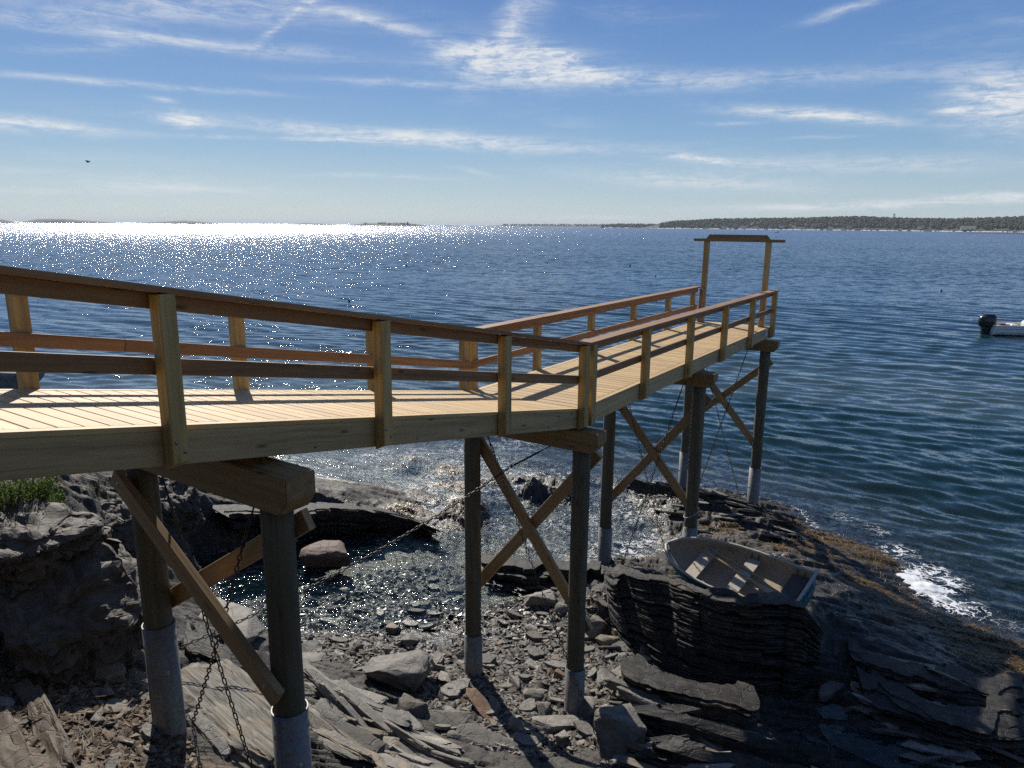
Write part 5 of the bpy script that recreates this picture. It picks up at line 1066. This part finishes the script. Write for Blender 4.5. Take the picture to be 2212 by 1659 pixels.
# ------------------------------------------------------------------ rock pools
for pts, z in (([(1765,1562),(1850,1572),(1950,1598),(2070,1640),(2030,1668),(1900,1655),(1790,1605)], .20), ([(1760,1528),(1800,1520),(1842,1535),(1830,1556),(1780,1552)], .20)):
    pv_ = [at(x, y, z) for x, y in pts]; c0 = np.mean(pv_, 0); V = [c0] + pv_; n = len(pv_); o = from_np('rock_pool', V, [(0, (k + 1) % n + 1, k + 1) for k in range(n)], M_water, attrs={'depth': np.full(n + 1, .6), 'foam': np.zeros(n + 1), 'calm': np.full(n + 1, -1.9)}); tag(o, kind='structure')
# ------------------------------------------------------------------ buoys
def buoy(px, py, h, c, label):
    p = Vector(at(px, py, 0)); root = empty('buoy', p, label, 'buoy', 'lobster buoys on the water'); m_ = plain('buoy_paint', c, .5)
    bm = bmesh.new(); tube_bm(bm, [p + Vector((0, 0, z)) for z in (-.15 * h, 0, .25 * h, .55 * h, .62 * h)], [.16 * h, .24 * h, .26 * h, .18 * h, .06 * h], 10); from_bm('float', bm, m_, root, smooth=True)
    tube('stick', [p + Vector((0, 0, .6 * h)), p + Vector((.05 * h, 0, .85 * h))], .035 * h, M_black, root, 6)
for a in ((754, 652, .45, (.03, .04, .08), 'dark buoy floating left of the middle of the ramp rail'), (878, 576, .6, (.04, .03, .03), 'distant dark buoy above the ramp railing'), (1361, 576, .7, (.04, .04, .05), 'distant dark buoy left of the gate frame'), (1416, 598, .4, (.05, .04, .04), 'low dark buoy nearer the gate frame'), (2033, 630, .45, (.05, .04, .04), 'dark buoy beyond the motorboat at right'), (1418, 652, .4, (.7, .7, .68), 'small white buoy just behind the far rail of the pier'), (1510, 700, .3, (.7, .7, .68), 'tiny white buoy behind the gate post')):
    buoy(*a)

# ------------------------------------------------------------------ far shore and islands
M_wood, t = material('far_woodland'); gp = t.add('ShaderNodeNewGeometry'); c = t.ramp(gp.outputs['Random Per Island'], (0, (.026, .034, .021)), (.5, (.032, .041, .025)), (.85, (.040, .047, .028)), (1, (.046, .048, .030)))
t.set(t.p, 'Base Color', c); t.set(t.p, 'Roughness', .9)
M_land = plain('far_rock_and_turf', (.05, .052, .045), .9, var=.4, scale=.02, bump=0)
M_surf = plain('white_surf', (.75, .77, .78), .8, var=.1, scale=.05, bump=0)
def land(name, pts, depth_m, label=None, prof=None):
    "strip of land: pts = (px, dist, height); rises from the waterline"
    bm = bmesh.new(); rows = []
    for (px, dist, hh) in pts:
        r_ = ray(px, 486); d_ = Vector((r_[0], r_[1], 0)).normalized(); row = []
        for f_, g_ in ((0, -.5), (.01, .12), (.06, .30), (.25, .75), (.5, 1.0), (1, .6)): row.append(bm.verts.new(d_ * (dist + depth_m * f_) + Vector((0, 0, max(-2, hh * g_ + (random.uniform(-.06, .06) * hh if g_ > 0 else 0))))))
        rows.append(row)
    for a, b in zip(rows, rows[1:]):
        for k_ in range(5): bm.faces.new((a[k_], a[k_ + 1], b[k_ + 1], b[k_]))
    o = from_bm(name, bm, M_land, smooth=True); tag(o, kind='structure'); return o
def interp_pts(pts, n):
    xs = np.linspace(pts[0][0], pts[-1][0], n); return [(x, np.interp(x, [p[0] for p in pts], [p[1] for p in pts]), np.interp(x, [p[0] for p in pts], [p[2] for p in pts])) for x in xs]
HEAD = [(1385, 3600, 2), (1420, 3500, 16), (1450, 3450, 28), (1550, 3350, 40), (1700, 3200, 43), (1850, 3000, 48), (1950, 2900, 40), (2050, 2800, 37), (2212, 2650, 42), (2500, 2300, 42), (2900, 2000, 30)]
head = land('headland', interp_pts(HEAD, 90), 420)
land('low_headland', interp_pts([(1285, 4600, 1), (1305, 4600, 9), (1350, 4500, 15), (1410, 4400, 13), (1460, 4400, 4)], 30), 260)
land('far_coast', interp_pts([(1050, 8200, 3), (1090, 8100, 12), (1150, 8000, 14), (1240, 7800, 17), (1330, 7600, 18), (1450, 7600, 14)], 40), 500)
ISL = [([(-260, 4200, 0), (-100, 4200, 18), (0, 4300, 12), (45, 4400, 0)], 200), ([(40, 6200, 0), (80, 6200, 15), (130, 6200, 19), (200, 6200, 10), (270, 6200, 0)], 260), ([(285, 6400, 0), (330, 6400, 7), (400, 6400, 16), (440, 6400, 11), (480, 6400, 0)], 260), ([(625, 6400, 0), (660, 6400, 9), (700, 6400, 6), (735, 6400, 0)], 220), ([(745, 5200, 0), (790, 5200, 9), (850, 5200, 12), (900, 5200, 7), (930, 5200, 0)], 220), ([(945, 5600, 0), (965, 5600, 4), (990, 5600, 0)], 120), ([(1290, 3900, 0), (1300, 3900, 3), (1312, 3900, 0)], 30), ([(2060, 1650, 0), (2100, 1640, 1.6), (2160, 1620, 2.2), (2230, 1600, 2), (2330, 1560, 0)], 60)]
for pts, dp in ISL: land('island', interp_pts([(a, b, c_ * (1.6 if b > 3000 else 1)) for a, b, c_ in pts], 26), dp)
# woods: crowns merged, they read as one mass at this distance
ico = bmesh.new(); bmesh.ops.create_icosphere(ico, subdivisions=1, radius=1); IV = np.array([v.co[:] for v in ico.verts]); IF = np.array([[v.index for v in f.verts] for f in ico.faces]); ico.free()
ca_ = np.linspace(0, 2 * math.pi, 7)[:-1]; CV = np.concatenate([np.stack([np.cos(ca_), np.sin(ca_), np.full(6, -.6)], 1), np.stack([.55 * np.cos(ca_ + .5), .55 * np.sin(ca_ + .5), np.full(6, .3)], 1), [[0, 0, 1.6]]]); CF = np.array([[k, (k + 1) % 6, 6 + k] for k in range(6)] + [[(k + 1) % 6, 6 + (k + 1) % 6, 6 + k] for k in range(6)] + [[6 + k, 6 + (k + 1) % 6, 12] for k in range(6)])
def woods(name, specs, label):
    V = []; F = []; n0 = 0; r = np.random.default_rng(5)
    for (x0, x1, dist_f, h_f, n, hgt, depth_m, con) in specs:
        for _ in range(n):
            px = r.uniform(x0, x1); d0, hh = dist_f(px), h_f(px); f_ = r.uniform(.03, .6); g_ = np.interp(f_, [0, .01, .06, .25, .5, 1], [0, .12, .30, .75, 1, .6])
            ry = ray(px, 486); d_ = np.array([ry[0], ry[1]]) / math.hypot(ry[0], ry[1]); q_ = d_ * (d0 + depth_m * f_); z = hh * g_; s_ = hgt * r.uniform(.6, 1.25)
            if r.random() < con: bv, bf, sc = CV, CF, np.array([s_ * .32, s_ * .32, s_ * .5])
            else: bv, bf, sc = IV * (1 + r.uniform(-.22, .22, (len(IV), 1))), IF, np.array([s_ * .62, s_ * .62, s_ * .5])
            V.append(bv * sc + np.array([q_[0], q_[1], z + s_ * .45])); F.append(bf + n0); n0 += len(bv)
    o = from_np(name, np.concatenate(V), np.concatenate(F), M_wood, smooth=False); return tag(o, label, 'woods', kind='stuff')
def fi(pts, k): return lambda px: float(np.interp(px, [p[0] for p in pts], [p[k] for p in pts]))
woods('woods', [(1425, 2600, fi(HEAD, 1), fi(HEAD, 2), 5600, 9, 420, .10)], 'dark wooded headland across the bay at right')
LOWH = [(1285, 4600, 1), (1305, 4600, 9), (1350, 4500, 15), (1410, 4400, 13), (1460, 4400, 4)]; FARC = [(1050, 8200, 3), (1090, 8100, 12), (1150, 8000, 14), (1240, 7800, 17), (1330, 7600, 18), (1450, 7600, 14)]
woods('woods', [(1300, 1450, fi(LOWH, 1), fi(LOWH, 2), 420, 12, 260, .5), (1085, 1420, fi(FARC, 1), fi(FARC, 2), 500, 14, 500, .5)], 'hazy wooded points left of the big headland')
i4 = ISL[4][0]
woods('woods', [(784, 795, fi(i4, 1), fi(i4, 2), 6, 12, 120, .9), (840, 905, fi(i4, 1), fi(i4, 2), 36, 11, 150, .9), (868, 882, fi(i4, 1), fi(i4, 2), 12, 15, 150, .9)], 'clumps of dark conifers on the island in the glitter')
# surf along the far shore, in broken lines
bm = bmesh.new(); r_ = random.Random(4)
for px in np.arange(1300, 2240, 5.0):
    if r_.random() < (.75 if px > 1400 else .3):
        d0 = fi(HEAD, 1)(px) if px > 1390 else 4500; w = r_.uniform(3, 9)
        for (a, b) in ((px, px + w * .8),):
            va_ = []
            for qx, dd_, zz in ((a, d0 - 60, .2), (b, d0 - 60, .2), (b, d0 - 2, r_.uniform(1.2, 2.6)), (a, d0 - 2, r_.uniform(1.2, 2.6))):
                ry = ray(qx, 486); d_ = Vector((ry[0], ry[1], 0)).normalized(); va_.append(bm.verts.new(d_ * dd_ + Vector((0, 0, zz))))
            bm.faces.new(va_)
tag(from_bm('surf', bm, M_surf), 'broken white surf along the far shore', 'surf', kind='stuff')
# houses among the trees
def house(px, f_, w, h, d, c, rc, label):
    d0, hh = fi(HEAD, 1)(px), fi(HEAD, 2)(px); g_ = np.interp(f_, [0, .01, .06, .25, .5, 1], [0, .12, .30, .75, 1, .6]); ry = ray(px, 486); dr = Vector((ry[0], ry[1], 0)).normalized(); sd = Vector((dr.y, -dr.x, 0)); p = dr * (d0 + 420 * f_) + Vector((0, 0, hh * g_ - 1))
    root = empty('house', p, label, 'house', 'houses on the far headland'); fm_ = frame(p, sd, (0, 0, 1))
    beam('wall', p - sd * w / 2 + Vector((0, 0, h / 2)), p + sd * w / 2 + Vector((0, 0, h / 2)), d, h, plain('house_wall', c, .8, bump=0), root, (0, 0, 1), 0)
    bm = bmesh.new(); va_ = [bm.verts.new(v) for v in [(-w * .54, -d * .56, h), (w * .54, -d * .56, h), (w * .54, d * .56, h), (-w * .54, d * .56, h), (-w * .5, 0, h + d * .42), (w * .5, 0, h + d * .42)]]
    for f3 in ((0, 1, 5, 4), (2, 3, 4, 5), (1, 2, 5), (3, 0, 4), (3, 2, 1, 0)): bm.faces.new([va_[k_] for k_ in f3])
    from_bm('roof', bm, plain('house_roof', rc, .8, bump=0), root, fm_)
    for k_ in range(3):
        x = (k_ - 1) * w * .3; beam('window', fm_ @ Vector((x - w * .06, -d / 2 - .05, h * .55)), fm_ @ Vector((x + w * .06, -d / 2 - .05, h * .55)), .2, h * .34, M_black, root, (0, 0, 1), 0)
for a in ((1590, .05, 22, 8, 12, (.35, .34, .32), (.12, .11, .11), 'pale grey house near the left part of the headland'), (1606, .02, 26, 6, 12, (.5, .48, .45), (.14, .13, .12), 'low pale house by the headland shore below the gate frame'), (1690, .03, 24, 7, 12, (.48, .45, .40), (.13, .12, .12), 'house right above the right end of the gate beam'), (1760, .06, 18, 7, 11, (.30, .29, .27), (.1, .1, .1), 'grey house halfway along the headland'), (1835, .02, 22, 6, 12, (.4, .37, .32), (.16, .12, .1), 'house on the shore below the water tower'), (1990, .03, 20, 8, 12, (.5, .46, .38), (.14, .12, .11), 'cream house by the shore right of the water tower'), (2092, .02, 44, 6, 16, (.60, .57, .50), (.30, .28, .24), 'long pale pavilion house by the shore at the far right'), (2160, .35, 14, 7, 10, (.62, .60, .56), (.2, .2, .2), 'small white house high on the hill at the far right')):
    house(*a)
# water tower on the ridge, beacon on the ledge
px = 1929; d0 = fi(HEAD, 1)(px); ry = ray(px, 486); dr = Vector((ry[0], ry[1], 0)).normalized(); p = dr * (d0 + 210) + Vector((0, 0, fi(HEAD, 2)(px)))
wt_ = empty('water_tower', p, 'small water tower rising over the trees of the headland', 'tower'); M_tw = plain('tower_paint', (.35, .37, .38), .6, bump=0)
tube('tank', [p + Vector((0, 0, z)) for z in (16, 17, 20, 21.5)], [2.4, 3.4, 3.4, 1.2], M_tw, wt_, 12)
for sx, sy in ((-3, -3), (3, -3), (3, 3), (-3, 3)): tube('leg', [p + Vector((sx, sy, 0)), p + Vector((sx * .8, sy * .8, 16.5))], .7, M_tw, wt_, 6)
p = Vector(at_dist(1301, 486, 3900)); p.z = 2; bc = empty('beacon', p, 'small day beacon on a ledge left of the headland', 'beacon')
bm = bmesh.new(); tube_bm(bm, [p + Vector((0, 0, z)) for z in (0, 9, 14)], [7, 5, 2], 8); from_bm('base', bm, M_land, bc); tube('mast', [p + Vector((0, 0, 13)), p + Vector((0, 0, 22))], 1.0, M_black, bc, 6)
p = Vector(at_dist(1856, 486, 5400)); 
p = Vector(at_dist(825, 486, 5280)); p.z = 10; b_ = empty('building', p, 'long low building on the island in the glitter', 'building'); ry = ray(825, 486); sd = Vector((ry[1], -ry[0], 0)).normalized()
beam('wall', p - sd * 30 + Vector((0, 0, 4)), p + sd * 30 + Vector((0, 0, 4)), 12, 8, plain('island_house_wall', (.2, .2, .2), .9, bump=0), b_, (0, 0, 1), 0); beam('roof', p - sd * 31 + Vector((0, 0, 9.5)), p + sd * 31 + Vector((0, 0, 9.5)), 9, 3, plain('island_house_roof', (.1, .1, .1), .9, bump=0), b_, (0, 0, 1), 0); tube('chimney', [p + sd * 24 + Vector((0, 0, 8)), p + sd * 24 + Vector((0, 0, 17))], 1.6, M_land, b_, 6)
# speedboat with its white wake far out
p = Vector(at(1680, 497.5, 0)); p = Vector((p.x, p.y, 0)).normalized() * 1250; sp_ = empty('speedboat', p, 'tiny white speedboat throwing a wake before the headland', 'boat')
ry = p.normalized(); sd = Vector((ry.y, -ry.x, 0))
bm = bmesh.new(); tube_bm(bm, [p - sd * 4 + Vector((0, 0, .8)), p + sd * 1 + Vector((0, 0, .9)), p + sd * 4 + Vector((0, 0, 1.3))], [1.1, 1.1, .2], 8); from_bm('hull', bm, M_white, sp_); beam('cabin', p - sd * 1.2 + Vector((0, 0, 2.2)), p + sd * .8 + Vector((0, 0, 2.2)), 1.6, 1.2, M_white, sp_)
bm = bmesh.new(); va_ = [bm.verts.new(p + sd * a + ry * b + Vector((0, 0, c_))) for a, b, c_ in ((5, 0, .6), (-6, -3, .9), (-16, -5, .3), (-16, 5, .3), (-6, 3, .9))]; bm.faces.new(va_); from_bm('wake', bm, M_surf, sp_)
# gull
p = Vector(at_dist(190, 350, 90)); gu_ = empty('bird', p, 'tiny dark bird in the sky at the left', 'bird'); bm = bmesh.new(); tube_bm(bm, [p + Vector((-.2, 0, 0)), p, p + Vector((.22, 0, .02))], [.02, .07, .02], 6); from_bm('body', bm, M_black, gu_)
for s_ in (1, -1):
    bm = bmesh.new(); va_ = [bm.verts.new(p + Vector(v)) for v in ((.08, 0, .03), (-.08, 0, .03), (-.1, s_ * .3, .16), (-.02, s_ * .55, .10), (.1, s_ * .28, .16))]; bm.faces.new(va_); from_bm('wing', bm, M_black, gu_)

# ------------------------------------------------------------------ unseen dark hill added behind the camera to block sky light
BX, BY = fan(np.array([7., 9, 12, 16, 22, 30, 45]), np.linspace(R(98), R(262), 60)); BR = np.hypot(BX, BY); BZ = 6.0 + np.interp(BR, [7, 9, 12, 16, 22, 30, 45], [-.3, 1.5, 7, 12, 15, 17, 18]) + .9 * fbm(BX * .35, BY * .35, 3, 91) * (BR > 8)
hb_ = from_np('sky_blocker_hill', np.stack([BX.ravel(), BY.ravel(), BZ.ravel()], 1), fan_faces(7, 60), M_wood); tag(hb_, kind='structure')

# ------------------------------------------------------------------ sea air
M_haze = bpy.data.materials.new('sea_haze'); M_haze.use_nodes = True; ht_ = NT(M_haze.node_tree); ht_.n.clear(); ho = ht_.add('ShaderNodeOutputMaterial'); pv = ht_.add('ShaderNodeVolumePrincipled')
pv.inputs['Color'].default_value = (.80, .88, .95, 1); pv.inputs['Density'].default_value = 4.6e-5; pv.inputs['Anisotropy'].default_value = 0.1; ht_.l.new(pv.outputs[0], ho.inputs['Volume'])
bm = bmesh.new(); bmesh.ops.create_cube(bm, size=1, matrix=Matrix.Translation((0, 15000, 40)) @ Matrix.Diagonal((72000, 40000, 100, 1)))
hz_ = from_bm('haze', bm, M_haze); tag(hz_, 'thin pale haze over the sea', 'haze', kind='stuff')
